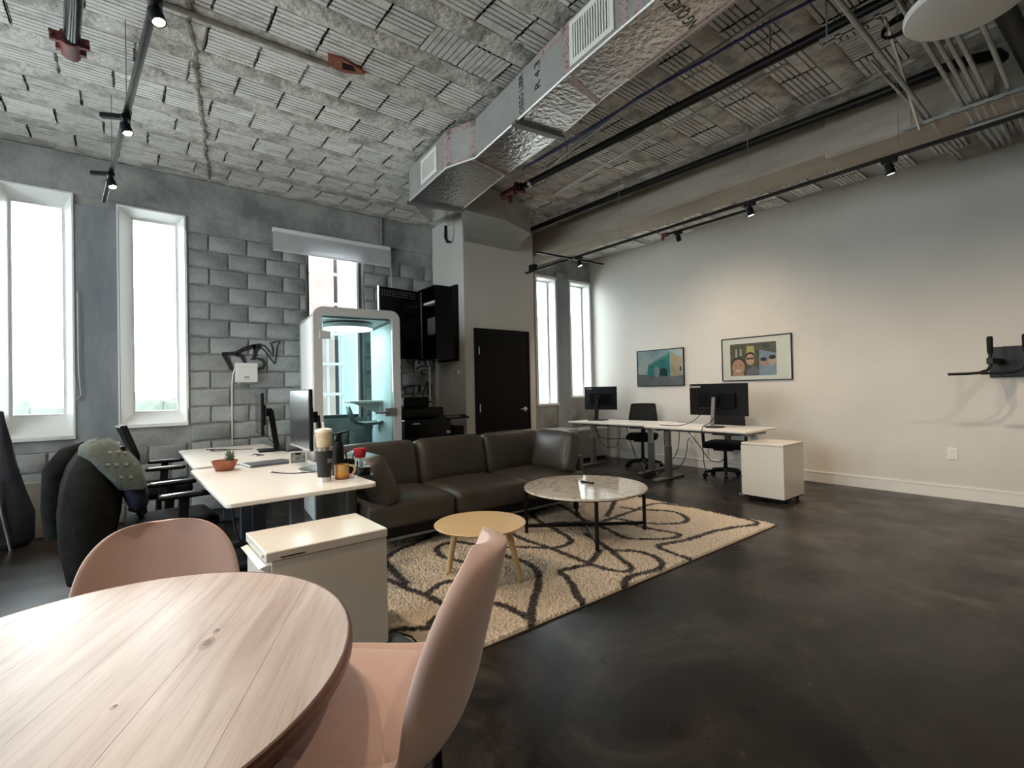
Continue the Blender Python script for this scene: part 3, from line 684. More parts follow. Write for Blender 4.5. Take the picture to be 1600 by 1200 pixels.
pipe('grey_conduit', [(3.40, 3.30, 3.68), (3.26, 2.2, 3.67), (3.2, 0.8, 3.66)], 0.010, m_galv, 'second thin grey conduit close above the first one')
pipe('pale_conduit', [(4.05, 4.30, 3.66), (3.86, 2.78, 3.65), (3.81, 2.05, 3.645), (3.79, 1.5, 3.65)], 0.012, mat('pale conduit', (0.5, 0.49, 0.46), 0.4, metal=0.4), 'pale thin conduit between the black sprinkler pipe and the beam')
# conduits crossing towards the right wall over the beam
pipe('steel_conduit', [(3.05, 0.95, 3.42), (5.2, 0.95, 3.41), (5.75, 0.965, 3.42), (6.5, 1.02, 3.58), (7.17, 1.085, 3.73)], 0.016, m_galv, 'single steel conduit crossing under the beam left of the bundle')
pipe('steel_conduit', [(3.9, 1.03, 3.46), (5.0, 0.985, 3.42), (5.75, 1.0, 3.425), (6.5, 1.06, 3.585), (7.17, 1.12, 3.735)], 0.011, m_galv, 'thin steel conduit pressed against the single conduit')
for i, y in enumerate((0.75, 0.70, 0.655, 0.61, 0.50)):
    o = pipe('steel_conduit', [(3.3, y, 3.425), (5.3, y, 3.41), (5.75, y+0.01, 3.42), (6.5, y+0.06, 3.60), (7.17, y+0.11, 3.75)], 0.0145, m_galv,
             ['first (leftmost) steel conduit of the bundle behind the white disc', 'second steel conduit of the bundle behind the white disc', 'third steel conduit of the bundle behind the white disc',
              'fourth steel conduit of the bundle behind the white disc', 'last steel conduit of the bundle, set apart from the other four'][i], group='conduit bundle')
def strut(x, ya, yb, z, label):
    t = thing('strut_channel', label, 'strut', (x, ya, z))
    mb = MB(); ln = yb-ya; n = max(3, int(abs(ln)/0.09)); st = ln/n
    mb.box(-0.026, -0.021, 0, ln, 0, 0.022); mb.box(0.021, 0.026, 0, ln, 0, 0.022)
    for k in range(n+1): mb.box(-0.026, 0.026, k*st*0.985-0.012, k*st*0.985+0.018, -0.003, 0.0)
    mb.box(-0.026, -0.012, 0, ln, -0.003, 0); mb.box(0.012, 0.026, 0, ln, -0.003, 0)
    mb.build('channel', m_galv, t)
    for y in (ln*0.05, ln*0.75): MB().tube([(0, y, 0), (0, y, ZC-z)], 0.006, 6).build('threaded_rod', m_galv, t)
strut(5.02, 1.10, 0.40, 3.37, 'slotted strut carrying the conduits, nearer the black beam pipe'); strut(5.45, 0.80, 0.35, 3.37, 'shorter slotted strut carrying the bundle, nearer the wall')
strut(3.43, 1.16, 0.45, 3.44, 'slotted strut near the cable coil at the top of the picture')
pipe('tie_rod', [(3.55, 0.86, 3.48), (4.6, 0.98, 3.44), (5.05, 1.02, 3.36)], 0.010, m_chrome, 'bright slanting rod between the struts below the cable coil', 'rod', 8)
disc = thing('ceiling_disc', 'white round disc light hanging under the conduits at top right', 'ceiling light', (3.50, 0.50, 3.28))
MB().lathe([(0.255, 0.012), (0.262, 0.02), (0.262, 0.045), (0.25, 0.055)], 40).build('rim', m_trim, disc, smooth=40)
MB().lathe([(0.0, 0.0), (0.2, 0.002), (0.25, 0.012)], 40).build('diffuser', mat('white diffuser', (0.80, 0.77, 0.72), 0.5), disc, smooth=60)
MB().tube([(0, 0, 0.05), (0, 0, ZC-3.28)], 0.02, 8).build('stem', m_trim, disc)
coil = thing('cable_coil', 'coil of black cable hung from the ceiling beside the white disc', 'cable', (3.68, 0.83, 3.46))
for k in range(3):
    pts = [(0.02*math.sin(k+t*6), 0.075*math.cos(t*2*PI)*(1+0.05*k), 0.03*k*0.3+0.055*math.sin(t*2*PI)*(1-0.06*k)) for t in [i/18 for i in range(19)]]
    MB().tube(pts, 0.008, 6).build('cable_loop', m_black, coil, smooth=60)
MB().tube([(0, 0.0, 0.055), (0.0, 0.0, 0.36)], 0.004, 5).build('hook', m_galv, coil)

# ================================================================ TRACK LIGHTS
m_bulb = mat('lit lamp', (1, 0.85, 0.6), 0.3, emit=(1.0, 0.80, 0.52), estr=60)
def head(track, p, aim, style=0):
    """track head hanging from local point p, aiming along vector aim (parent space is unrotated)"""
    h = D.objects.new('lamp_head', None); COL.objects.link(h); h.parent = track; h.location = p
    q = Vector(aim).normalized(); MB().box(-0.025, 0.025, -0.05, 0.05, -0.03, 0.0).build('adapter', m_black, h, bevel=0.004)
    c = Vector((0, 0, -0.075))
    MB().bar((0, 0, -0.03), c, 0.014, 0.02).build('yoke', m_black, h)
    e = q.to_track_quat('-Z', 'Y').to_euler()
    MB().lathe([(0.018, 0.055), (0.030, 0.045), (0.032, -0.02), (0.026, -0.02), (0.024, 0.03)], 18).build('can', m_black, h, loc=c+q*0.02, rot=e, smooth=40)
    MB().lathe([(0.026, -0.012), (0.022, -0.020), (0.0, -0.023)], 16).build('bulb', m_bulb, h, loc=c+q*0.022, rot=e)
    l = D.lights.new('spot_beam', 'SPOT'); l.energy = SPOT_W; l.color = SPOT_COL; l.spot_size = math.radians(140); l.spot_blend = 1.0; l.shadow_soft_size = 0.03
    o = D.objects.new('spot_beam', l); COL.objects.link(o); o.parent = h; o.location = c+q*0.055; o.rotation_euler = e
def track(name, a, b, label, drops):
    a = Vector(a); b = Vector(b); t = thing(name, label, 'track light', a)
    mb = MB().bar((0,0,0), b-a, 0.036, 0.024); mb.build('rail', m_blackmet, t, bevel=0.003)
    mb = MB()
    d = (b-a).normalized(); s = Vector((-d.y, d.x, 0))
    MB().bar(s*0.0+Vector((0,0,-0.0125)), (b-a)+Vector((0,0,-0.0125)), 0.012, 0.002).build('slot', m_black, t)
    for f in drops:
        p = (b-a)*f; MB().tube([p, (p.x, p.y, ZC-a.z)], 0.0035, 5).build('suspension_cable', m_galv, t)
    return t
ZL = 3.2
tl = track('track_rail', (0.50, -1.45, ZL), (-0.184, 6.04, ZL), 'black track light rail at upper left with lit spots along it', (0.12, 0.60, 0.735, 0.88))
def xl(y): return 0.50-0.684*(y+1.45)/7.49
for y in (-0.9, 1.95, 2.79, 4.096, 5.214): head(tl, (xl(y)-0.50, y+1.45, -0.012), (0.35, 0.35, -1) if y < 2 else (0.25, -0.25, -1))  # first two heads are unseen, added to brighten the foreground
for y in (4.096, 5.214): MB().bar((xl(y)-0.50-0.13, y+1.45+0.05, -0.02), (xl(y)-0.50-0.02, y+1.45, -0.02), 0.03, 0.03).build('joiner', m_black, tl)
ZR = 3.05
tr = track('track_rail', (4.665, 5.55, ZR), (4.60, -1.8, ZR), 'long black track light rail running in front of the beam', (0.243, 0.455, 0.611, 0.9))
for y in (4.45, 2.20, 1.12, -0.2, -1.4): head(tr, (-0.065*(5.55-y)/7.35, y-5.55, -0.012), (0.45, -0.1, -1))  # last two heads added behind the camera to light the near area
MB().bar((-0.60, -0.93, -0.0), (0.58, -0.99, -0.0), 0.034, 0.022).build('cross_rail', m_blackmet, tr)
MB().box(-0.03, 0.03, -0.22, -0.10, 0.0, 0.09).build('end_feed', m_black, tr)
tr2 = track('track_rail', (5.53, 3.72, 3.30), (5.54, 2.62, 3.30), 'short black rail close to the wall behind the long track', (0.45,))
head(tr2, (0.0, -0.18, -0.012), (0.6, 0.1, -1))
MB().tube([(0, 0.05, 0), (0, -0.02, 0)], 0.03, 8).build('red_end_cap', m_redfit, tr2); MB().tube([(0, 0.05, 0), (0, 0.05, -0.06)], 0.018, 8).build('end_nozzle', m_redfit, tr2)

# ================================================================ BACK WALL FIXTURES
def stroke(mb, pts, wid, y=6.5745):
    """flat painted stroke on the back wall, pts in (x,z)"""
    n = len(pts); L_ = []; R_ = []
    for i, p in enumerate(pts):
        a = Vector(pts[max(i-1, 0)]); b = Vector(pts[min(i+1, n-1)]); d = (b-a).normalized(); nn = Vector((-d.y, d.x)); wd = wid[i] if isinstance(wid, (list, tuple)) else wid
        L_.append(Vector(p)+nn*wd/2); R_.append(Vector(p)-nn*wd/2)
    vs = [(p.x, y, p.y) for p in L_]+[(p.x, y, p.y) for p in R_]+[(p.x, y+0.008, p.y) for p in L_]+[(p.x, y+0.008, p.y) for p in R_]
    fs = []
    for i in range(n-1):
        fs += [(i, i+1, n+i+1, n+i), (2*n+i, 2*n+i+1, i+1, i), (n+i, n+i+1, 3*n+i+1, 3*n+i)]
    mb.add(vs, fs)
def G(u, v):      # graffiti drawing sheet (12 units per picture cell) to wall metres
    return (0.80+u*0.000578, 2.075-v*0.000575)
mb = MB()
stroke(mb, [G(80, 460), (G(340, 445)), G(480, 360), G(640, 290), G(700, 300)], [0.03, 0.045, 0.05, 0.05, 0.05])
stroke(mb, [G(120, 470), G(200, 640), G(290, 830)], [0.05, 0.045, 0.03])
stroke(mb, [G(340, 470), G(440, 500), G(500, 640), G(470, 780), G(300, 840)], [0.045, 0.045, 0.04, 0.035, 0.03])
stroke(mb, [G(640, 290), G(790, 240), G(760, 310), G(700, 330), G(690, 450), G(660, 540)], [0.04, 0.03, 0.05, 0.055, 0.045, 0.035])
stroke(mb, [G(600, 565), G(740, 540), G(840, 580), G(870, 660), G(840, 740), G(730, 775)], [0.015, 0.025, 0.035, 0.038, 0.035, 0.03])
stroke(mb, [G(760, 280), G(880, 380), G(960, 520), G(1070, 655)], 0.014)
stroke(mb, [G(790, 250), G(880, 270), G(960, 380), G(1035, 490), G(1035, 350), G(1010, 250), G(970, 215), G(1080, 175), G(1180, 155), G(1125, 270), G(1105, 450), G(1070, 655)], [0.02, 0.016, 0.014, 0.014, 0.016, 0.016, 0.012, 0.016, 0.016, 0.014, 0.013, 0.012])
tag(mb.build('graffiti', m_paintblk), 'black graffiti tag of angular letters above the white wall box', 'graffiti')
def G2(u, v): return (3.045+u*0.000655, 1.90-v*0.000583)
mb = MB()
for pts in ([(60, 940), (160, 900), (280, 860), (410, 850)], [(165, 910), (185, 980), (190, 1060)], [(110, 1085), (190, 1060), (380, 1045)], [(470, 1090), (510, 960), (540, 810), (550, 900), (570, 1080)],
            [(610, 1110), (680, 920), (740, 730), (770, 800), (745, 920), (745, 1100)], [(850, 830), (845, 1000), (850, 1120)],
            [(0, 120), (60, 260), (105, 420)], [(220, 140), (260, 240), (310, 290), (320, 160)], [(430, 170), (395, 260), (385, 345)], [(470, 440), (520, 370), (600, 345), (700, 355)],
            [(850, 465), (700, 445), (600, 470), (580, 530), (640, 570), (700, 575)], [(640, 170), (700, 270), (760, 380)], [(540, 170), (530, 230), (560, 290)], [(740, 150), (800, 300)]):
    stroke(mb, [G2(*p) for p in pts], 0.017)
tag(mb.build('graffiti', m_paintblk), 'black graffiti scrawl on the blocks behind the printer', 'graffiti')
wb = thing('wall_box', 'white electrical box on the block wall under the graffiti', 'box', (1.093, YW-0.012, 1.47))
MB().box(-0.115, 0.115, -0.10, 0.0, 0.0, 0.185).build('body', m_whitelam, wb, bevel=0.008, bseg=2)
MB().box(-0.118, 0.118, -0.105, 0.0, 0.175, 0.23).build('lid', m_whitelam, wb, bevel=0.01, bseg=2)
for i in range(6): MB().tube([(-0.08+i*0.032, -0.05, 0.0), (-0.08+i*0.032, -0.05, -0.022)], 0.011, 8).build('cable_gland', mat('grey gland', (0.45, 0.45, 0.44), 0.5), wb)
MB().box(-0.035, 0.025, -0.1015, -0.099, 0.035, 0.04).build('print', m_ink, wb); MB().box(-0.03, 0.022, -0.1015, -0.099, 0.055, 0.067).build('print', m_ink, wb)
MB().tube([(-0.118, -0.04, 0.17), (-0.14, -0.03, 0.10), (-0.146, -0.02, 0.0), (-0.148, -0.015, -0.1), (-0.152, -0.012, -0.74)], 0.008, 6).build('conduit', m_whitelam, wb, smooth=60)
pipe('wall_conduit', [(2.84, YW-0.03, 3.80), (2.84, YW-0.03, 3.42)], 0.016, m_galv, 'short grey conduit from ceiling patch above the roller blind')
tag(MB().lathe([(0.16, 0.0), (0.13, -0.012), (0.05, -0.016)], 20, sy=0.4).build('ceiling_patch', m_slab, loc=(2.80, 6.50, ZC)), 'dark mortar patch on the ceiling where the short conduit ends', 'patch')
MB_cord = MB().tube([(-0.415, YW-0.03, 2.4), (-0.41, YW-0.03, 1.6), (-0.395, YW-0.03, 1.35), (-0.43, YW-0.03, 1.30), (-0.44, YW-0.03, 1.6)], 0.004, 5)
tag(MB_cord.build('pull_cord', m_trim, smooth=60), 'white looped cord hanging on the pier beside the far left window', 'cord')
tag(MB().tube([(0.512, YW-0.035, 3.2), (0.512, YW-0.035, 1.25), (0.514, YW-0.035, 1.18)], 0.004, 5).build('pull_cord', m_trim), 'straight white cord along the right side of the second window', 'cord')
tag(MB().tube([(6.235, YW-0.04, 3.2), (6.235, YW-0.04, 1.5), (6.24, YW-0.04, 1.44)], 0.005, 5).build('pull_cord', m_trim), 'white cord along the narrow window right of the closet', 'cord')
# leaning board and dark bag at the far left
bd = tag(MB().box(-0.18, 0.19, -0.008, 0.008, 0, 0.52).build('leaning_board', mat('worn fibre board', (0.20, 0.18, 0.15), 0.8, col2=(0.25, 0.22, 0.19), scale=5), loc=(-0.64, 6.44, 0.005), rot=(-0.13, 0, 0.0), bevel=0.002), 'brownish board leaning on the wall under the left window', 'board')
MB().box(-0.18, 0.19, -0.010, 0.010, 0.515, 0.53).build('top_edge', mat('pale edge', (0.4, 0.37, 0.33), 0.7), bd)
bag = thing('garment_bag', 'dark fabric bag standing slumped at the left edge below the window', 'bag', (-0.86, 6.22, 0))
mb = MB(); prof = [(0.0, 0.10), (0.06, 0.135), (0.3, 0.14), (0.5, 0.115), (0.75, 0.07), (0.95, 0.045), (1.12, 0.02), (1.22, 0.012)]
vs = []; fs = []; sg = 14
for i, (z, r) in enumerate(prof):
    for k in range(sg):
        t = 2*PI*k/sg; f = 1+0.12*math.sin(3*t+z*7); vs.append((r*1.15*f*math.cos(t)-0.04*z, r*0.8*f*math.sin(t), z))
for i in range(len(prof)-1):
    for k in range(sg): fs.append((i*sg+k, i*sg+(k+1) % sg, (i+1)*sg+(k+1) % sg, (i+1)*sg+k))
fs.append(tuple(range(sg-1, -1, -1))); fs.append(tuple((len(prof)-1)*sg+k for k in range(sg)))
mb.add(vs, fs).build('bag_body', mat('dark navy fabric', (0.018, 0.019, 0.026), 0.8, col2=(0.03, 0.031, 0.04), scale=7, bump=0.4), bag, smooth=80)
MB().tube([(0.02, -0.13, 0.0), (-0.03, -0.12, 0.3), (-0.075, -0.10, 0.62)], 0.009, 6).build('pole', m_galv, bag)
MB().tube([(-0.07, -0.13, 0.12), (-0.09, -0.12, 0.35)], 0.008, 6).build('pole', m_galv, bag)

# ================================================================ PHONE BOOTH
bo = thing('phone_booth', 'white phone booth with glass door standing before the middle window', 'phone booth', (1.46, 5.10, 0), math.radians(-7))
BW, BD, BH = 0.90, 0.95, 2.21
m_booth = mat('warm grey booth shell', (0.50, 0.49, 0.48), 0.5)
m_boothin = mat('white booth lining', (0.85, 0.88, 0.88), 0.6)
def rrect(x0, x1, z0, z1, r, n=6):
    pts = []
    for cx_, cz_, a0 in ((x1-r, z1-r, 0), (x0+r, z1-r, 90)):
        for i in range(n+1): a = math.radians(a0+90*i/n); pts.append((cx_+r*math.cos(a), cz_+r*math.sin(a)))
    pts += [(x0, z0), (x1, z0)]; return pts
def ring(mb, outer, inner, y0, y1, m=0):
    n = len(outer); vs = [(x, y0, z) for x, z in outer]+[(x, y0, z) for x, z in inner]+[(x, y1, z) for x, z in outer]+[(x, y1, z) for x, z in inner]; fs = []
    for i in range(n):
        j = (i+1) % n; fs += [(i, j, n+j, n+i), (2*n+i, 3*n+i, 3*n+j, 2*n+j), (i, 2*n+i, 2*n+j, j), (n+i, n+j, 3*n+j, 3*n+i)]
    mb.add(vs, fs, m)
mb = MB(); ring(mb, rrect(0, BW, 0.0, BH, 0.10), rrect(0.085, BW-0.085, 0.10, BH-0.085, 0.015), 0, 0.09); mb.build('front_frame', m_booth, bo, smooth=40)
mb = MB(); ring(mb, rrect(0, BW, 0.0, BH, 0.10), rrect(0.06, BW-0.06, 0.08, BH-0.06, 0.04), BD-0.06, BD); mb.build('back_frame', m_booth, bo, smooth=40)
MB().box(0.004, 0.03, 0.09, BD-0.06, 0.0, BH-0.09).build('side_panel', m_boothin, bo)
MB().box(BW-0.03, BW-0.004, 0.09, BD-0.06, 0.0, BH-0.09).build('side_panel', m_booth, bo)
MB().box(BW-0.085, BW-0.031, 0.091, BD-0.061, 0.10, BH-0.13).build('lining', m_boothin, bo)
MB().box(0.05, BW-0.05, 0.09, BD-0.06, BH-0.10, BH-0.02).build('roof', m_booth, bo)
MB().box(0.03, BW-0.03, 0.02, BD-0.02, 0.0, 0.08).build('booth_floor', m_booth, bo)
MB().box(0.086, BW-0.086, 0.02, 0.028, 0.10, BH-0.087).build('glass_door', m_boothglass, bo)
MB().box(0.06, BW-0.06, BD-0.04, BD-0.032, 0.08, BH-0.06).build('back_glass', m_boothglass, bo)
MB().box(0.06, 0.165, -0.006, 0.04, BH-0.33, BH-0.25).build('door_hinge', m_booth, bo, bevel=0.004)
MB().lathe([(0.19, 0), (0.27, 0.005), (0.27, 0.05), (0.19, 0.05)], 36).build('ring_lamp', m_boothin, bo, loc=(BW/2, BD/2, BH-0.165), smooth=40)
MB().lathe([(0.19, 0), (0.26, -0.004)], 36).build('lamp_glow', mat('booth lamp glow', (0.9, 1, 1), 0.4, emit=(0.82, 1.0, 0.98), estr=4), bo, loc=(BW/2, BD/2, BH-0.168))
MB().lathe([(0.15, 0), (0.17, -0.004)], 28).build('fan_grille', m_greymet, bo, loc=(BW/2, BD/2, BH-0.13))
MB().box(BW-0.46, BW-0.086, 0.40, 0.70, 1.20, 1.225).build('shelf', m_whitelam, bo, bevel=0.004)
mb = MB(); mb.add([(BW-0.40, 0.53, 1.20), (BW-0.09, 0.53, 1.20), (BW-0.09, 0.53, 1.06), (BW-0.40, 0.55, 1.20), (BW-0.09, 0.55, 1.20), (BW-0.09, 0.55, 1.06)], [(0,1,2), (5,4,3), (0,2,5,3), (1,4,5,2), (0,3,4,1)]); mb.build('shelf_bracket', m_whitelam, bo)
mb = MB(); mb.tube([(BW-0.14, -0.02, 1.10), (BW-0.14, 0.045, 1.10)], 0.042, 18); mb.box(BW-0.18, BW-0.06, -0.012, 0.04, 1.055, 1.145); mb.tube([(BW-0.14, -0.045, 1.10), (BW-0.30, -0.05, 1.10)], 0.011, 8); mb.tube([(BW-0.14, -0.02, 1.10), (BW-0.14, -0.048, 1.10)], 0.012, 8)
mb.build('door_lever', m_chrome, bo, smooth=40)
MB().box(BW-0.093, BW-0.086, 0.55, 0.65, 0.86, 0.98).build('socket', m_whitelam, bo)
# stool inside
st = thing('booth_stool', 'grey bucket stool standing inside the phone booth', 'stool', (2.20, 5.56, 0.08), math.radians(-10))
m_stool = mat('grey stool plastic', (0.12, 0.16, 0.17), 0.5)
vs = []; fs = []; pr = [(-0.20, 0.90), (-0.08, 0.875), (0.06, 0.87), (0.14, 0.885), (0.18, 0.93), (0.20, 1.00), (0.22, 1.07)]; wd = [0.12, 0.16, 0.17, 0.165, 0.15, 0.13, 0.09]
nu = 8
for (x, z), hw in zip(pr, wd):
    for j in range(nu+1): u = -1+2*j/nu; vs.append((-x, hw*u, z+0.02*u*u))
for (x, z), hw in zip(pr, wd):
    for j in range(nu+1): u = -1+2*j/nu; vs.append((-x-(0.018 if z > 0.91 and x > 0 else 0), hw*u*0.96, z+0.02*u*u-0.02))
nr = len(pr); o_ = nr*(nu+1)
for i in range(nr-1):
    for j in range(nu):
        a = i*(nu+1)+j; fs += [(a, a+1, a+nu+2, a+nu+1), (o_+a, o_+a+nu+1, o_+a+nu+2, o_+a+1)]
for j in range(nu): fs += [(j+1, j, o_+j, o_+j+1), ((nr-1)*(nu+1)+j, (nr-1)*(nu+1)+j+1, o_+(nr-1)*(nu+1)+j+1, o_+(nr-1)*(nu+1)+j)]
for i in range(nr-1):
    a = i*(nu+1); b = a+nu; fs += [(a, a+nu+1, o_+a+nu+1, o_+a), (b+nu+1, b, o_+b, o_+b+nu+1)]
MB().add(vs, fs).build('seat', m_stool, st, smooth=60)
MB().lathe([(0.055, 0.85), (0.042, 0.77), (0.038, 0.05), (0.05, 0.02)], 16).build('column', m_stool, st, smooth=40)
MB().lathe([(0.20, 0.0), (0.20, 0.012), (0.05, 0.03)], 28).build('base', m_stool, st, smooth=30)

# ================================================================ NETWORK RACK, PRINTER, LOW CABINETS
rk = thing('network_rack', 'black wall-mounted network cabinet on the closet with its door swung open', 'rack', (3.66, 6.12, 1.76))
MB().box(-0.03, 0.0, -0.26, 0.30, -0.02, 1.06).build('back_plate', m_black, rk)
mb = MB(); mb.box(-0.36, -0.03, -0.25, -0.235, 0, 1.02); mb.box(-0.36, -0.03, 0.235, 0.25, 0, 1.02); mb.box(-0.36, -0.03, -0.235, 0.235, 0, 0.015); mb.box(-0.36, -0.03, -0.235, 0.235, 1.005, 1.02)
mb.build('body', m_blackgl, rk)
MB().box(-0.34, -0.33, -0.22, -0.20, 0.03, 0.99).build('rail', m_greymet, rk); MB().box(-0.34, -0.33, 0.20, 0.22, 0.03, 0.99).build('rail', m_greymet, rk)
MB().box(-0.30, -0.20, -0.20, 0.20, 0.80, 0.83).build('patch_panel', m_trim, rk)
MB().box(-0.30, -0.24, -0.18, 0.10, 0.36, 0.60).build('switch_unit', m_greymet, rk, bevel=0.005)
dr = MB().box(-0.64, 0.0, -0.012, 0.012, 0.0, 0.98).build('rack_door', m_blackgl, rk, loc=(-0.37, 0.235, 0.02), rot=(0, 0, math.radians(7)), bevel=0.004)
MB().box(-0.645, -0.625, -0.016, 0.014, 0.0, 0.985).build('door_edge', m_galv, dr)
mb = MB()
for i in range(14):
    for j in range(3): mb.box(-0.60+i*0.04, -0.578+i*0.04, -0.0145, -0.0125, 0.86+j*0.032, 0.876+j*0.032)
mb.build('door_vents', m_greymet, dr)
MB().box(-0.09, -0.04, -0.02, -0.012, 0.56, 0.575).build('latch', m_chrome, dr)
jb = thing('junction_box', 'small grey junction box with conduit below the black rack', 'box', (3.57, YW-0.03, 1.70))
MB().box(-0.045, 0.035, -0.05, 0.0, 0, 0.13).build('box_body', mat('grey box', (0.33, 0.33, 0.33), 0.5), jb, bevel=0.004)
MB().tube([(-0.01, -0.025, 0), (-0.005, -0.025, -1.0)], 0.012, 6).build('conduit', m_trim, jb)
pr_ = thing('office_printer', 'large black office printer behind the sofa beside the booth', 'printer', (3.12, 6.12, 0))
MB().box(-0.33, 0.36, -0.30, 0.36, 0.06, 0.95).build('body', m_blackgl, pr_, bevel=0.015, bseg=2)
MB().box(-0.33, 0.30, -0.22, 0.36, 0.96, 1.10).build('scanner', m_blackgl, pr_, bevel=0.02, bseg=2)
MB().box(-0.28, 0.10, -0.18, 0.34, 1.10, 1.24).build('document_feeder', m_black, pr_, bevel=0.03, bseg=2)
MB().box(0.05, 0.44, -0.42, -0.28, 0.985, 1.0).build('control_panel', m_black, pr_, rot=(0.25, 0, 0), loc=(0, 0.0, 0.10), bevel=0.004)
MB().box(0.12, 0.32, -0.41, -0.33, 1.0, 1.003).build('panel_screen', m_greymet, pr_, rot=(0.25, 0, 0), loc=(0, 0, 0.10))
MB().box(0.02, 0.36, -0.05, 0.20, 1.13, 1.145).build('output_tray', m_black, pr_, rot=(0, -0.12, 0))
for i, z in enumerate((0.12, 0.33, 0.54)):
    d_ = MB().box(-0.31, 0.34, -0.315, -0.298, z, z+0.18).build('paper_drawer', m_black, pr_, bevel=0.004)
    MB().box(-0.03, 0.08, -0.322, -0.314, z+0.13, z+0.145).build('drawer_handle', m_galv, d_)
MB().box(0.29, 0.345, -0.305, -0.299, 0.74, 0.775).build('label_plate', m_trim, pr_)
MB().box(-0.22, -0.12, -0.306, -0.299, 0.885, 0.90).build('badge', m_trim, pr_)
mb = MB()
for x in (-0.28, 0.30):
    for y in (-0.24, 0.3): mb.tube([(x-0.015, y, 0.03), (x+0.015, y, 0.03)], 0.03, 10)
mb.build('casters', m_rubber, pr_)
for i, (xa, xb, lab) in enumerate(((5.02, 5.62, 'low white cabinet under the window right behind the sofa end'), (5.64, 6.24, 'low white cabinet under the windows beside the far grey desk leg'))):
    lc = thing('low_cabinet', lab, 'cabinet', ((xa+xb)/2, 6.30, 0), 0, 'low cabinets under the right windows')
    w_ = (xb-xa)/2
    MB().box(-w_, w_, -0.20, 0.24, 0.05, 0.58).build('body', m_whitelam, lc, bevel=0.003); MB().box(-w_-0.004, w_+0.004, -0.215, 0.245, 0.58, 0.602).build('top', m_trim, lc, bevel=0.003)
    for s_ in (-1, 1): MB().box(*(sorted((s_*0.008, s_*(w_-0.006)))), -0.216, -0.20, 0.07, 0.56).build('door', m_whitelam, lc, bevel=0.003)
    MB().box(-w_+0.02, w_-0.02, -0.17, 0.22, 0.0, 0.05).build('plinth', m_black, lc)
gc = thing('grey_cabinet', 'low grey cabinet against the wall corner behind the far right desk', 'cabinet', (6.68, 6.33, 0))
MB().box(-0.40, 0.40, -0.18, 0.22, 0.04, 0.55).build('body', mat('grey beige laminate', (0.36, 0.35, 0.33), 0.5), gc, bevel=0.003); MB().box(-0.41, 0.41, -0.19, 0.225, 0.55, 0.57).build('top', m_whitelam, gc)
for s_ in (-1, 1): MB().box(*(sorted((s_*0.005, s_*0.395))), -0.195, -0.18, 0.05, 0.54).build('door', MATS['grey beige laminate'], gc, bevel=0.003)

# ================================================================ DESKS
def desk(label, cx, cy_, rz, w_, d_, z, m_leg, legs, foot=0.66, m_top=None):
    """w_ along local Y, d_ along local X"""
    t = thing('standing_desk', label, 'desk', (cx, cy_, 0), rz, 'white standing desks')
    r = 0.04; p = []
    for sx, sy, a0 in ((1, 1, 0), (-1, 1, 90), (-1, -1, 180), (1, -1, 270)):
        for i in range(5): a = math.radians(a0+22.5*i); p.append((sx*(d_/2-r)+r*math.cos(a), sy*(w_/2-r)+r*math.sin(a)))
    MB().prism(p, z-0.026, z).build('desktop', m_top or m_desktop, t, bevel=0.004)
    for y in legs:
        MB().box(-0.045, 0.045, y-0.035, y+0.035, 0.03, z*0.6).build('leg', m_leg, t, bevel=0.003)
        MB().box(-0.037, 0.037, y-0.028, y+0.028, z*0.6, z-0.07).build('inner_leg', m_galv if m_leg is m_greymet else m_leg, t)
        MB().box(-foot/2, foot/2, y-0.04, y+0.04, 0.0, 0.032).build('foot', m_leg, t, bevel=0.006)
        MB().box(-foot/2*0.8, foot/2*0.8, y-0.025, y+0.025, z-0.07, z-0.027).build('side_bracket', m_leg, t)
    MB().box(-0.03, 0.03, legs[0]+0.03, legs[-1]-0.03, z-0.085, z-0.045).build('cross_beam', m_leg, t)
    return t
m_legL = mat('blue grey steel', (0.085, 0.095, 0.115), 0.45, metal=0.4)
desk('white standing desk with tumbler and potted succulent, nearest the pink chairs', 0.79, 3.72, 0.02, 1.55, 0.84, 0.75, m_legL, (-0.52, 0.52), foot=0.58)
desk('white standing desk under the electrical box, behind the first', 0.80, 5.42, 0.0, 1.60, 0.82, 0.75, m_legL, (-0.52, 0.52), foot=0.58)
desk('white standing desk with the large monitor beside the white pedestal at right', 6.02, 3.50, 0.0, 1.45, 0.80, 0.77, m_greymet, (-0.62, 0.60))
desk('white standing desk with the smaller monitor by the right windows', 6.30, 5.17, math.radians(4), 1.62, 0.80, 0.755, m_greymet, (-0.55, 0.58))

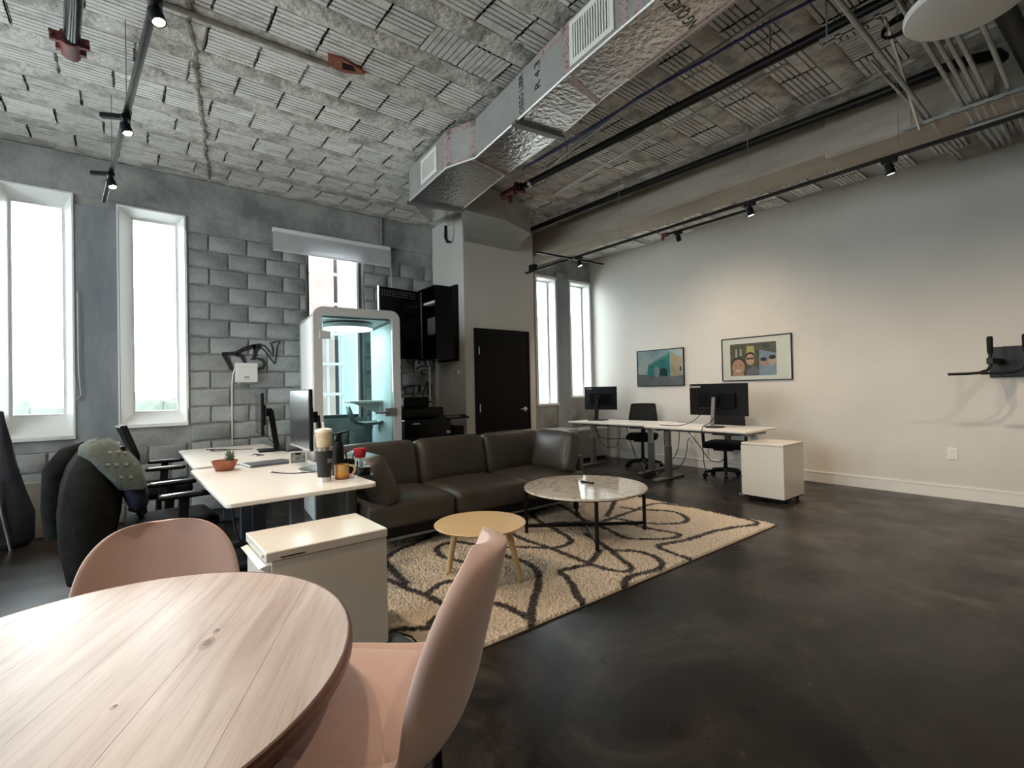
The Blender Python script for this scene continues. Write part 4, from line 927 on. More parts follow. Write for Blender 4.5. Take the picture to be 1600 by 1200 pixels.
# ================================================================ MONITORS
def monitor(label, loc, rz, w_, h, zc, style, logo=None):
    """screen faces local -X, stand behind (+X); loc is the stand foot on the desk"""
    t = thing('monitor', label, 'monitor', loc, rz)
    x = -0.10
    sc_ = MB().box(x-0.012, x+0.014, -w_/2, w_/2, zc-h/2, zc+h/2).build('housing', m_black, t, bevel=0.004)
    MB().box(x-0.0135, x-0.0115, -w_/2+0.008, w_/2-0.008, zc-h/2+0.018, zc+h/2-0.008).build('screen', m_screen, t)
    if style == 'white':
        MB().box(x-0.0136, x-0.0112, -w_/2, w_/2, zc-h/2, zc-h/2+0.016).build('chin', m_chrome, t)
        MB().lathe([(0.15, 0), (0.15, 0.010), (0.14, 0.014)], 32, sx=0.8).build('stand_base', m_chrome, t, smooth=30)
        MB().bar((0.05, 0, 0.01), (0.02, 0, zc+0.02), 0.07, 0.015, up=(1, 0, 0)).build('stand_neck', m_black, t)
    else:
        if style == 'round': MB().lathe([(0.125, 0), (0.125, 0.012), (0.11, 0.016)], 32).build('stand_base', m_blackmet, t, smooth=30)
        else: MB().box(-0.12, 0.12, -0.14, 0.14, 0, 0.014).build('stand_base', m_black, t, bevel=0.004)
        MB().bar((0.055, 0, 0.01), (0.0, 0, zc+0.03), 0.055 if style != 'round' else 0.045, 0.05 if style != 'round' else 0.022, up=(1, 0, 0)).build('stand_neck', m_greymet if style == 'round' else m_black, t)
    MB().box(x+0.014, x+0.045, -w_*0.32, w_*0.32, zc-h*0.28, zc+h*0.22).build('rear_housing', m_blackgl, t, bevel=0.012)
    MB().box(x+0.03, 0.01, -0.05, 0.05, zc-0.03, zc+0.05).build('mount', m_black, t, bevel=0.004)
    return t
monitor('large flat monitor facing left behind the tumbler on the near desk', (1.09, 3.80, 0.75), math.radians(-2), 0.60, 0.43, 0.385, 'white')
m2 = monitor('monitor on an angled black stand on the far left desk', (1.12, 5.42, 0.75), math.radians(-6), 0.62, 0.41, 0.38, 'square')
# right monitors show their backs to the camera: screen faces +X
r1 = monitor('large black monitor seen from behind on the right desk', (5.98, 3.37, 0.77), PI, 0.80, 0.42, 0.36, 'round')
text('logo', 'Lenovo', 0.05, m_trim, r1, (-0.0855, -0.31, 0.535), (PI/2, 0, PI/2))
r2 = monitor('smaller black monitor turned towards the window, seen from behind', (6.36, 5.72, 0.755), PI+math.radians(10), 0.64, 0.40, 0.38, 'square')
text('logo', 'Lenovo', 0.035, m_trim, r2, (-0.0855, -0.22, 0.545), (PI/2, 0, PI/2))

# ================================================================ OFFICE CHAIRS
m_seatf = mat('black seat fabric', (0.008, 0.008, 0.009), 0.9, spec=0.1, bump=0.1, bscale=150)
def meshmat():
    m = D.materials.new('black chair mesh'); m.use_nodes = True; nt = m.node_tree; N = nt.nodes; L = nt.links; b = N['Principled BSDF']
    b.inputs['Base Color'].default_value = (0.010, 0.0105, 0.012, 1); b.inputs['Specular IOR Level'].default_value = 0.15; b.inputs['Roughness'].default_value = 0.7; b.inputs['Alpha'].default_value = 0.86; return m
m_mesh = meshmat()
def curved_panel(mb, w_, z0, z1, x0, lean, curve, th, n=10, k=10, taper=0.85):
    vs = []; fs = []
    for i in range(n+1):
        f = i/n; z = z0+(z1-z0)*f; hw = w_/2*(1-(1-taper)*f)
        for j in range(k+1):
            u = -1+2*j/k; vs.append((x0-lean*f+curve*(u*u)+0.03*math.sin(f*PI), hw*u, z))
    o_ = len(vs); vs += [(x-th, y, z) for x, y, z in vs]
    for i in range(n):
        for j in range(k):
            a = i*(k+1)+j; fs += [(a, a+1, a+k+2, a+k+1), (o_+a, o_+a+k+1, o_+a+k+2, o_+a+1)]
    for i in range(n): a = i*(k+1); b = a+k; fs += [(a, a+k+1, o_+a+k+1, o_+a), (b+k+1, b, o_+b, o_+b+k+1)]
    for j in range(k): c_ = n*(k+1)+j; fs += [(j+1, j, o_+j, o_+j+1), (c_, c_+1, o_+c_+1, o_+c_)]
    mb.add(vs, fs); return mb
def office_chair(label, loc, rz, arms=True, seat_z=0.46, group='black task chairs', back_z=0.97, solid=False):
    """front is local +X"""
    t = thing('task_chair', label, 'chair', loc, rz, group)
    MB().puff((0.02, 0, seat_z), (0.245, 0.245, 0.045), 0.04, 0.012, n=5).build('seat', m_seatf, t, smooth=70)
    MB().box(-0.15, 0.13, -0.13, 0.13, seat_z-0.085, seat_z-0.04).build('mechanism', m_black, t, bevel=0.01)
    curved_panel(MB(), 0.44, seat_z+0.14, back_z, -0.20, 0.10, 0.05, 0.012).build('backrest', m_mesh if not solid else m_seatf, t, smooth=60)
    mb = MB(); fr = []
    for s_ in (-1, 1): mb.tube([(-0.155+0.0, s_*0.225, seat_z+0.13), (-0.16, s_*0.22, seat_z+0.3), (-0.255, s_*0.19, back_z)], 0.016, 8)
    mb.tube([(-0.255, -0.19, back_z), (-0.305, 0, back_z+0.004), (-0.255, 0.19, back_z)], 0.014, 8); mb.tube([(-0.155, -0.225, seat_z+0.13), (-0.205, 0, seat_z+0.12), (-0.155, 0.225, seat_z+0.13)], 0.018, 8)
    mb.build('back_frame', m_black, t, smooth=60)
    MB().bar((-0.10, 0, seat_z-0.06), (-0.235, 0, seat_z+0.25), 0.07, 0.03, up=(1, 0, 0)).build('back_support', m_black, t, bevel=0.006)
    MB().tube([(0, 0, 0.10), (0, 0, seat_z-0.07)], [0.03, 0.022], 12).build('gas_column', m_blackgl, t, smooth=50)
    for k in range(5):
        a = 2*PI*k/5+0.3; c, s_ = math.cos(a), math.sin(a)
        lg = MB().tube([(0.02*c, 0.02*s_, 0.11), (0.17*c, 0.17*s_, 0.095), (0.29*c, 0.29*s_, 0.075)], [0.03, 0.022, 0.017], 8).build('base_leg', m_black, t, smooth=60)
        mb = MB(); q = Vector((-s_, c, 0)); ce = Vector((0.29*c, 0.29*s_, 0.028))
        for sg in (-1, 1): mb.tube([ce+q*sg*0.008, ce+q*sg*0.026], 0.028, 12)
        mb.tube([ce, ce+Vector((0, 0, 0.05))], 0.008, 6); mb.build('caster', m_rubber, t, smooth=40)
    if arms:
        for s_ in (-1, 1):
            ar = MB().puff((0.06, s_*0.30, seat_z+0.215), (0.15, 0.042, 0.016), 0.015, 0.004, n=4).build('armrest', m_blackgl, t, smooth=70)
            mb = MB(); mb.bar((0.03, s_*0.29, seat_z-0.05), (0.05, s_*0.295, seat_z+0.20), 0.06, 0.03, up=(0, 1, 0)); mb.bar((0.02, s_*0.10, seat_z-0.06), (0.03, s_*0.30, seat_z-0.055), 0.06, 0.02)
            mb.build('arm_post', m_black, t, bevel=0.006)
    return t
office_chair('black task chair draped with a dark jacket and green garment at the near left desk', (0.20, 4.13, 0), math.radians(4), back_z=1.0)
office_chair('black task chair at the far left desk, partly hidden by the draped one', (0.20, 5.70, 0), math.radians(-3), back_z=1.05)
office_chair('black mesh task chair without armrests at the far right desk', (6.66, 5.02, 0), math.radians(212), arms=False, seat_z=0.50, back_z=1.02)
office_chair('black task chair behind the large monitor at the right desk', (6.70, 3.62, 0), math.radians(192), seat_z=0.47, back_z=0.98)

# dark jacket and green garment over the near left chair
m_jack = mat('dark grey wool', (0.010, 0.010, 0.0095), 0.95, spec=0.08, col2=(0.019, 0.019, 0.018), scale=9, bump=0.3, bscale=60)
m_green = mat('sage garment', (0.075, 0.09, 0.08), 0.95, spec=0.1, col2=(0.105, 0.12, 0.106), scale=10, bump=0.3, bscale=50)
def drape(mb, rows, k=14, th=0.012, wave=0.012):
    """rows: list of (list of centreline points) from one hem to the other; each row is (cx,cz,y0,y1)"""
    vs = []; fs = []; n = len(rows)
    for i, (x, z, y0_, y1_) in enumerate(rows):
        for j in range(k+1):
            f = j/k; y = y0_+(y1_-y0_)*f; vs.append((x+wave*math.sin(j*1.3+i*0.5)*min(1, i*0.2), y, z+wave*0.6*math.sin(j*0.9+i)-0.03*(2*f-1)**2))
    o_ = len(vs); vs += [(x+th, y, z-th*0.8) for x, y, z in vs]
    for i in range(n-1):
        for j in range(k):
            a = i*(k+1)+j; fs += [(a, a+1, a+k+2, a+k+1), (o_+a, o_+a+k+1, o_+a+k+2, o_+a+1)]
    for i in range(n-1): a = i*(k+1); b = a+k; fs += [(a, a+k+1, o_+a+k+1, o_+a), (b+k+1, b, o_+b, o_+b+k+1)]
    for j in range(k): c_ = (n-1)*(k+1)+j; fs += [(j+1, j, o_+j, o_+j+1), (c_, c_+1, o_+c_+1, o_+c_)]
    mb.add(vs, fs); return mb
def hull(mb, secs, k=28, fold=0.012, ph=0.0, e=0.62):
    """lofted cloth volume; sections (z, cx, cy, half x, half y)"""
    vs = []; fs = []; n = len(secs)
    for i, (z, cx, cy_, hx, hy) in enumerate(secs):
        for j in range(k):
            a = 2*PI*j/k; ca, sa = math.cos(a), math.sin(a)
            f = 1+fold*10*(noise.noise(Vector((ca*2.2, sa*2.2+ph, z*1.2)))*0.8+0.5*math.sin(a*7+ph)*min(1, (n-1-i)*0.25))*0.5
            vs.append((cx+hx*f*math.copysign(abs(ca)**e, ca), cy_+hy*f*math.copysign(abs(sa)**e, sa), z+0.02*noise.noise(Vector((ca*3, sa*3, ph+i)))))
    for i in range(n-1):
        for j in range(k): fs.append((i*k+j, i*k+(j+1) % k, (i+1)*k+(j+1) % k, (i+1)*k+j))
    fs.append(tuple(range(k-1, -1, -1))); fs.append(tuple((n-1)*k+j for j in range(k)))
    mb.add(vs, fs); return mb
jk = thing('jacket', 'dark grey jacket hanging over the back of the near left task chair', 'jacket', (-0.10, 4.10, 0), math.radians(4))
hull(MB(), [(0.22, -0.13, 0.0, 0.10, 0.26), (0.40, -0.125, 0.0, 0.135, 0.275), (0.60, -0.11, 0.0, 0.155, 0.285), (0.78, -0.09, 0.0, 0.155, 0.28), (0.90, -0.075, 0.0, 0.14, 0.265), (0.97, -0.06, 0.0, 0.11, 0.235), (1.015, -0.05, 0.0, 0.065, 0.19), (1.03, -0.05, 0.0, 0.02, 0.12)]).build('jacket_body', m_jack, jk, smooth=80)
mb = MB(); mb.tube([(-0.12, 0.16, 0.99), (-0.20, 0.22, 0.95), (-0.265, 0.25, 0.85), (-0.275, 0.25, 0.62), (-0.27, 0.25, 0.42)], [0.05, 0.07, 0.075, 0.07, 0.06], 14); mb.build('sleeve', m_jack, jk, smooth=80)
ga = thing('garment', 'sage green printed garment lying over the jacket on the near left chair', 'garment', (-0.10, 4.10, 0), math.radians(4))
hull(MB(), [(0.755, 0.085, -0.03, 0.085, 0.295), (0.82, 0.055, -0.025, 0.10, 0.30), (0.90, 0.01, -0.015, 0.125, 0.285), (0.97, -0.04, -0.01, 0.125, 0.255), (1.02, -0.06, 0.0, 0.10, 0.21), (1.045, -0.06, 0.0, 0.055, 0.15), (1.052, -0.06, 0.0, 0.015, 0.08)], ph=3.0, fold=0.016).build('garment_body', m_green, ga, smooth=80)
hull(MB(), [(0.60, 0.125, -0.08, 0.03, 0.15), (0.64, 0.12, -0.07, 0.055, 0.20), (0.70, 0.11, -0.06, 0.065, 0.23), (0.78, 0.09, -0.05, 0.07, 0.24)], ph=7.0).build('navy_lining', mat('navy cloth', (0.012, 0.014, 0.04), 0.9), ga, smooth=80)
m_print = mat('pale print', (0.19, 0.20, 0.175), 0.9)
for i, (x, y, z) in enumerate(((-0.02, -0.265, 0.99), (0.02, -0.255, 0.99), (0.055, -0.24, 0.98), (-0.03, -0.30, 0.92), (0.01, -0.298, 0.915), (0.055, -0.292, 0.91), (0.095, -0.28, 0.905), (0.03, -0.322, 0.84), (0.075, -0.318, 0.835))):
    MB().box(-0.009, 0.009, -0.002, 0.002, -0.008, 0.008).build('print_letter', m_print, ga, loc=(x, y, z), rot=(math.radians(-18-(z-0.84)*160), 0, 0.25))


# ================================================================ SOFA
so = thing('leather_sofa', 'dark brown leather three-seat sofa in front of the booth', 'sofa', (2.63, 3.66, 0))
XL, XR = -1.23, 1.22
for i in range(3):
    xa = XL+0.02+i*0.81; c = xa+0.405
    MB().puff((c, 0.42, 0.33), (0.402, 0.44, 0.105), 0.06, 0.022, n=6).build('seat_cushion', m_leather, so, smooth=80)
    R = Matrix.Rotation(math.radians(-14), 3, 'X')
    MB().puff((c, 0.79, 0.60), (0.402, 0.115, 0.235), 0.07, 0.03, n=6, R=R).build('back_cushion', m_leather, so, smooth=80)
MB().box(XL-0.04, XR+0.04, 0.84, 0.93, 0.12, 0.66).build('back_panel', m_leather, so, bevel=0.03, bseg=3, smooth=40)
for s_, x in ((-1, XL-0.05), (1, XR+0.05)): MB().box(x-0.045, x+0.045, 0.10, 0.93, 0.13, 0.58).build('arm', m_leather, so, bevel=0.03, bseg=3, smooth=40)
MB().box(XL, XR, 0.03, 0.90, 0.15, 0.235).build('base', m_black, so, bevel=0.01)
MB().bar((XL+0.0, 0.05, 0.135), (XR, 0.05, 0.135), 0.035, 0.02).build('rail', m_greymet, so)
for x in (XL+0.08, XR-0.08):
    for y in (0.07, 0.86): MB().box(x-0.02, x+0.02, y-0.02, y+0.02, 0.022 if y < 0.2 else 0.0, 0.15).build('leg', m_blackmet, so)
def cushion(label, c, half, rot):
    t = thing('bolster_cushion', label, 'cushion', c)
    R = Matrix.Rotation(rot[2], 3, 'Z') @ Matrix.Rotation(rot[1], 3, 'Y') @ Matrix.Rotation(rot[0], 3, 'X')
    MB().puff((0, 0, 0), half, 0.06, 0.045, n=6, R=R).build('cover', m_leather, t, smooth=80)
    mb = MB(); hx, hy, hz = half; pts = []
    for k in range(33):
        a = 2*PI*k/32; e = 0.45
        pts.append(R @ Vector((0, hy*0.985*math.copysign(abs(math.cos(a))**e, math.cos(a)), hz*0.985*math.copysign(abs(math.sin(a))**e, math.sin(a)))))
    mb.tube(pts, 0.006, 6, caps=False); mb.build('piping', m_leather, t, smooth=70)
cushion('leather bolster cushion leaning at the right end of the sofa', (3.70, 3.96, 0.635), (0.095, 0.31, 0.215), (0, math.radians(14), math.radians(-4)))
cushion('leather bolster cushion leaning at the left end of the sofa behind the desk', (1.56, 3.94, 0.61), (0.095, 0.30, 0.21), (0, math.radians(-24), 0.03))

# ================================================================ RUG
def Zf(u, v):  # rug drawing sheet to floor metres: inverse perspective of the picture, done once for the pattern
    x = 590+u/2.4615; y = 700+v/2.4615
    d = fw+rr*((x-800)/760.0)-uu*((y-600)/760.0); k = (0.02-1.32)/d.z; return (d.x*k, d.y*k)
RUG = [
 [(1000,180),(1060,195),(1200,225),(1340,255),(1440,278),(1460,290),(1420,300),(1350,308),(1260,330),(1180,355),(1100,368),(1080,378),(1100,390),(1150,410),(1215,430)],
 [(940,228),(1000,236),(1090,240),(1150,248),(1190,270),(1180,285),(1130,292),(1060,290),(980,282),(900,268)],
 [(560,300),(640,292),(720,286),(800,300),(860,284),(920,264),(980,242),(1040,220),(1090,212),(1150,220),(1200,226)],
 [(880,262),(900,232),(915,195)],
 [(700,300),(760,285),(830,285),(900,288),(970,295),(1050,310),(1120,322),(1160,333),(1140,345),(1060,350),(980,348),(930,335),(880,310),(800,280),(740,240),(690,215)],
 [(905,395),(960,395),(1020,402),(1075,422),(1095,445),(1080,465),(1030,478),(980,490),(950,515),(955,540)],
 [(800,330),(850,360),(900,395),(940,430),(975,455),(975,470),(940,475),(880,465),(820,445),(740,415),(680,390),(620,370),(560,350),(500,320)],
 [(855,395),(835,420),(810,445),(750,460),(710,470),(705,480),(730,500),(750,530),(770,570),(800,604)],
 [(330,437),(260,420),(232,402),(232,382),(262,366),(310,361),(380,372),(440,378),(490,380),(560,381),(640,383),(700,380),(740,365),(742,350),(700,322),(655,298),(615,275),(595,250),(640,232),(700,212),(750,205)],
 [(480,412),(560,435),(600,460),(620,490),(615,540),(600,590),(590,650),(600,690)],
 [(330,640),(390,605),(440,598),(480,605),(540,630),(592,662)],
 [(0,440),(25,428),(60,402),(120,375),(180,350),(215,330),(260,300)],
 [(25,425),(50,460),(90,500),(115,520)],
 [(0,495),(20,500),(60,515),(130,545),(190,565),(240,595),(300,620)],
 [(190,560),(240,525),(300,508),(360,505)],
 [(40,705),(100,695),(190,690),(215,660),(250,645),(300,640)],
]
RX0, RX1, RY0, RY1 = 1.10, 4.72, 2.07, 4.05
def make_rug():
    step = 0.0125; nx = int((RX1-RX0)/step); ny = int((RY1-RY0)/step)
    import array
    dist = [[9.0]*(nx+1) for _ in range(ny+1)]
    for ln in RUG:
        P = [Zf(*p) for p in ln]; Q = []
        for i in range(len(P)-1):   # Catmull-Rom for smooth curves
            p0 = P[max(i-1,0)]; p1 = P[i]; p2 = P[i+1]; p3 = P[min(i+2,len(P)-1)]
            m_ = max(3, int(math.dist(p1, p2)/0.02))
            for k in range(m_):
                t = k/m_; t2 = t*t; t3 = t2*t
                Q.append(tuple(0.5*((2*p1[a])+(-p0[a]+p2[a])*t+(2*p0[a]-5*p1[a]+4*p2[a]-p3[a])*t2+(-p0[a]+3*p1[a]-3*p2[a]+p3[a])*t3) for a in (0, 1)))
        Q.append(P[-1])
        for (x, y) in Q:
            ci = int((x-RX0)/step); cj = int((y-RY0)/step)
            for j in range(max(0, cj-4), min(ny, cj+5)+1):
                for i in range(max(0, ci-4), min(nx, ci+5)+1):
                    d = math.hypot(RX0+i*step-x, RY0+j*step-y)
                    if d < dist[j][i]: dist[j][i] = d
    rnd = random.Random(11); vs = []; cols = []
    for j in range(ny+1):
        for i in range(nx+1):
            x = RX0+i*step; y = RY0+j*step
            jx = rnd.uniform(-0.004, 0.004); jy = rnd.uniform(-0.004, 0.004)
            z = 0.018+rnd.uniform(-0.006, 0.008)+0.004*noise.noise(Vector((x*6, y*6, 0)))
            if i in (0, nx) or j in (0, ny): z = 0.002; jx = jy = 0
            vs.append((x+jx, y+jy, z))
            d = dist[j][i]+noise.noise(Vector((x*22, y*22, 3)))*0.010
            cols.append(1.0 if d < 0.025 else (0.5 if d < 0.031 else 0.0))
    fs = [(j*(nx+1)+i, j*(nx+1)+i+1, (j+1)*(nx+1)+i+1, (j+1)*(nx+1)+i) for j in range(ny) for i in range(nx)]
    me = D.meshes.new('shag_pile'); me.from_pydata(vs, [], fs)
    at = me.attributes.new('dark_line', 'FLOAT', 'POINT'); at.data.foreach_set('value', cols)
    m = D.materials.new('shag wool'); m.use_nodes = True; nt = m.node_tree; N = nt.nodes; L = nt.links; b = N['Principled BSDF']
    a = N.new('ShaderNodeAttribute'); a.attribute_name = 'dark_line'
    n = N.new('ShaderNodeTexNoise'); n.inputs['Scale'].default_value = 60; tc = N.new('ShaderNodeTexCoord'); L.new(tc.outputs['Object'], n.inputs[0])
    mx0 = N.new('ShaderNodeMix'); mx0.data_type = 'RGBA'; mx0.inputs[6].default_value = (0.47, 0.38, 0.28, 1); mx0.inputs[7].default_value = (0.66, 0.56, 0.44, 1); L.new(n.outputs[0], mx0.inputs[0])
    mx = N.new('ShaderNodeMix'); mx.data_type = 'RGBA'; mx.inputs[7].default_value = (0.024, 0.015, 0.011, 1); L.new(a.outputs['Fac'], mx.inputs[0]); L.new(mx0.outputs[2], mx.inputs[6]); L.new(mx.outputs[2], b.inputs['Base Color'])
    b.inputs['Roughness'].default_value = 0.95; b.inputs['Sheen Weight'].default_value = 0.2
    me.materials.append(m); return me
ru = thing('shag_rug', 'cream shag rug with dark brown looping lines under the coffee tables', 'rug', (0, 0, 0.0))
link('shag_pile', make_rug(), ru)
MB().box(RX0, RX1, RY0-0.003, RY1, 0.0, 0.006).build('backing', mat('rug binding', (0.10, 0.07, 0.05), 0.9), ru)

# ================================================================ COFFEE TABLES
ct = thing('marble_coffee_table', 'round marble coffee table on a black metal frame', 'coffee table', (3.225, 3.075, 0.025))
TR = 0.55; zt = 0.41
MB().lathe([(TR-0.012, zt-0.022), (TR, zt-0.016), (TR, zt-0.003), (TR-0.005, zt)], 64).build('marble_top', m_marble, ct, smooth=30)
mb_top = MB().lathe([(TR-0.04, zt-0.034), (TR-0.04, zt-0.0225)], 48).build('top_plate', m_blackmet, ct)
a0 = math.radians(-127)
fp = [(0.535*math.cos(a0+k*PI/2), 0.535*math.sin(a0+k*PI/2)) for k in range(4)]
for x, y in fp: MB().bar((x, y, 0), (x, y, zt-0.022), 0.022, 0.022).build('leg', m_blackmet, ct)
for a, b in ((0, 2), (1, 3)):
    MB().bar((*fp[a], 0.05+0.012*(a == 1)), (*fp[b], 0.05+0.012*(a == 1)), 0.012, 0.03).build('cross_bar', m_blackmet, ct)
    MB().bar((*fp[a], zt-0.035), (*fp[b], zt-0.035), 0.012, 0.02).build('top_bar', m_blackmet, ct)
rm = tag(MB().box(-0.018, 0.018, -0.07, 0.07, 0, 0.014).build('remote_control', m_black, loc=(3.335, 3.15, 0.4362), rot=(0, 0, 0.1), bevel=0.005), 'slim black remote control on the marble table', 'remote')
MB().box(-0.012, 0.012, -0.055, 0.02, 0.0135, 0.0155).build('button_pad', m_greymet, rm)
stb = thing('oak_side_table', 'small round oak side table on three legs on the rug', 'side table', (1.885, 2.79, 0.025))
zo = 0.385; r_ = 0.315
MB().lathe([(r_-0.05, zo-0.028), (r_-0.008, zo-0.014), (r_, zo-0.004), (r_-0.004, zo)], 56).build('top', m_oak, stb, smooth=30)
for k in range(3):
    a = math.radians([115, -48, 35][k]); ca, sa = math.cos(a), math.sin(a)
    MB().tube([(0.19*ca, 0.19*sa, zo-0.02), (0.275*ca, 0.275*sa, 0.0)], [0.024, 0.019], 12).build('leg', m_oak, stb, smooth=50)

# ================================================================ PEDESTAL CABINETS
pl = thing('pedestal_cabinet', 'white drawer pedestal beside the pine table at the near desk', 'cabinet', (0.735, 2.545, 0), math.radians(1))
MB().box(-0.262, 0.275, -0.205, 0.205, 0.06, 0.585).build('body', m_ped, pl, bevel=0.003)
MB().box(-0.285, 0.278, -0.21, 0.21, 0.588, 0.632).build('top', m_ped, pl, bevel=0.004)
for i, (z0, z1) in enumerate(((0.435, 0.575), (0.275, 0.42), (0.08, 0.26))):
    d_ = MB().box(-0.282, -0.262, -0.2, 0.2, z0, z1).build('drawer', m_ped, pl, bevel=0.006, bseg=2)
    mb = MB().add([(-0.282, -0.198, z1-0.03), (-0.310, -0.198, z1-0.008), (-0.282, -0.198, z1), (-0.282, 0.198, z1-0.03), (-0.310, 0.198, z1-0.008), (-0.282, 0.198, z1)], [(0,2,1), (3,4,5), (0,1,4,3), (1,2,5,4)]); mb.build('drawer_lip', m_ped, d_)
MB().tube([(-0.286, -0.17, 0.61), (-0.292, -0.17, 0.61)], 0.009, 10).build('lock', m_chrome, pl)
MB().box(-0.225, -0.12, -0.2108, -0.2095, 0.598, 0.604).build('maker_print', m_ink, pl)
MB().box(-0.25, 0.26, -0.19, 0.19, 0.03, 0.06).build('plinth', m_black, pl)
for x in (-0.2, 0.22):
    for y in (-0.15, 0.15): MB().tube([(x-0.012, y, 0.025), (x+0.012, y, 0.025)], 0.025, 10).build('caster', m_rubber, pl)
pr2 = thing('pedestal_cabinet', 'white square pedestal on casters at the end of the right desk', 'cabinet', (5.815, 2.575, 0))
MB().box(-0.262, 0.258, -0.228, 0.228, 0.055, 0.63).build('body', m_ped, pr2, bevel=0.003)
MB().box(-0.266, 0.262, -0.231, 0.231, 0.632, 0.655).build('top', m_ped, pr2, bevel=0.003)
MB().box(-0.25, 0.25, -0.21, 0.21, 0.035, 0.055).build('plinth', m_black, pr2)
for i, (z0, z1) in enumerate(((0.45, 0.62), (0.26, 0.44), (0.07, 0.25))): MB().box(-0.25, 0.25, 0.228, 0.245, z0, z1).build('drawer', m_ped, pr2, bevel=0.003)
for x in (-0.2, 0.2):
    for y in (-0.17, 0.17): MB().tube([(x-0.012, y, 0.022), (x+0.012, y, 0.022)], 0.022, 10).build('caster', m_rubber, pr2)

# ================================================================ THINGS ON THE LEFT DESKS
dz = 0.75
tb = thing('tumbler', 'dark insulated tumbler with straw, printed label and a cream cup inside', 'tumbler', (0.985, 3.245, dz))
MB().lathe([(0.040, 0.0), (0.042, 0.03)], 28).build('steel_base', m_chrome, tb, smooth=30)
MB().lathe([(0.042, 0.03), (0.052, 0.195), (0.052, 0.20)], 28).build('sleeve', mat('charcoal coating', (0.022, 0.022, 0.021), 0.6, spec=0.3), tb, smooth=40)
MB().lathe([(0.052, 0.20), (0.054, 0.222), (0.05, 0.224)], 28).build('steel_rim', m_chrome, tb, smooth=40)
MB().lathe([(0.044, 0.218), (0.052, 0.315)], 28).build('iced_drink', mat('milky coffee', (0.48, 0.36, 0.22), 0.3, col2=(0.62, 0.52, 0.38), scale=25), tb, smooth=40)
MB().lathe([(0.052, 0.315), (0.055, 0.32), (0.055, 0.328), (0.050, 0.338), (0.02, 0.345)], 28).build('cup_lid', mat('clear lid', (0.72, 0.66, 0.55), 0.25), tb, smooth=40)
MB().tube([(0.0, 0, 0.34), (-0.004, 0, 0.385)], 0.006, 8).build('straw', m_trim, tb)
text('print', '20', 0.035, mat('silver print', (0.4, 0.4, 0.38), 0.5), tb, (0.018, -0.0465, 0.135), (PI/2, 0, 0.35))
bt = thing('water_bottle', 'tall black water bottle with loop lid behind the tumbler', 'bottle', (1.13, 3.42, dz))
MB().lathe([(0.038, 0), (0.04, 0.005), (0.04, 0.20), (0.034, 0.225), (0.026, 0.235)], 24).build('body', m_black, bt, smooth=40)
MB().lathe([(0.030, 0.236), (0.031, 0.275), (0.026, 0.285)], 20).build('lid', m_blackgl, bt, smooth=40)
MB().bar((-0.03, 0, 0.283), (0.075, 0, 0.30), 0.03, 0.012).build('carry_loop', m_blackgl, bt, bevel=0.004)
mg = thing('mug', 'amber and cream ceramic mug with large handle at the desk edge', 'mug', (1.10, 3.255, dz))
m_mug = D.materials.new('amber glaze'); m_mug.use_nodes = True
nt = m_mug.node_tree; N = nt.nodes; L = nt.links; b_ = N['Principled BSDF']; b_.inputs['Roughness'].default_value = 0.3
tc = N.new('ShaderNodeTexCoord'); sx_ = N.new('ShaderNodeSeparateXYZ'); L.new(tc.outputs['Object'], sx_.inputs[0]); rp = N.new('ShaderNodeValToRGB'); rp.color_ramp.interpolation = 'EASE'
mr_ = N.new('ShaderNodeMapRange'); mr_.inputs[1].default_value = 0; mr_.inputs[2].default_value = 0.1; L.new(sx_.outputs[2], mr_.inputs[0]); L.new(mr_.outputs[0], rp.inputs[0])
e = rp.color_ramp.elements; e[0].position = 0.05; e[0].color = (0.22, 0.06, 0.02, 1); e[1].position = 0.75; e[1].color = (0.55, 0.34, 0.14, 1); x_ = e.new(0.35); x_.color = (0.62, 0.28, 0.04, 1); L.new(rp.outputs[0], b_.inputs['Base Color'])
MB().lathe([(0.043, 0), (0.047, 0.008), (0.047, 0.095), (0.044, 0.096), (0.042, 0.02), (0.0, 0.018)], 28).build('cup', m_mug, mg, smooth=40)
MB().tube([(0.045, 0, 0.085), (0.075, -0.003, 0.082), (0.085, -0.003, 0.055), (0.07, -0.002, 0.028), (0.044, 0, 0.022)], 0.0075, 8).build('handle', mat('cream glaze', (0.62, 0.46, 0.33), 0.35), mg, rot=(0, 0, -0.3), smooth=60)
pc = thing('pen_cup', 'wire pen cup holding pens behind the mug', 'pen cup', (1.215, 3.44, dz))
MB().lathe([(0.036, 0), (0.038, 0.003), (0.038, 0.10), (0.036, 0.10), (0.034, 0.006), (0.0, 0.005)], 20).build('cup', m_blackmet, pc, smooth=40)
for i, (dx, dy, h_, mm) in enumerate(((-0.035, 0.0, 0.155, m_alu), (-0.01, 0.02, 0.15, m_black), (0.02, -0.01, 0.145, m_greymet))): MB().tube([(dx*0.3, dy*0.3, 0.008), (dx*1.4, dy*1.4, h_)], 0.005, 6).build('pen', mm, pc)
rs = thing('red_rose', 'single red rose standing in a small glass vase behind the mug', 'flower', (1.285, 3.42, dz))
MB().lathe([(0.02, 0), (0.024, 0.004), (0.022, 0.06), (0.018, 0.085), (0.016, 0.085), (0.018, 0.01), (0.0, 0.008)], 16).build('vase', m_glass, rs, smooth=50)
MB().tube([(0, 0, 0.012), (0.004, 0, 0.07), (-0.002, 0, 0.125)], 0.003, 6).build('stem', mat('rose stem', (0.04, 0.09, 0.03), 0.6), rs)
m_rose = mat('rose petal', (0.50, 0.012, 0.035), 0.55, col2=(0.36, 0.008, 0.022), scale=30)
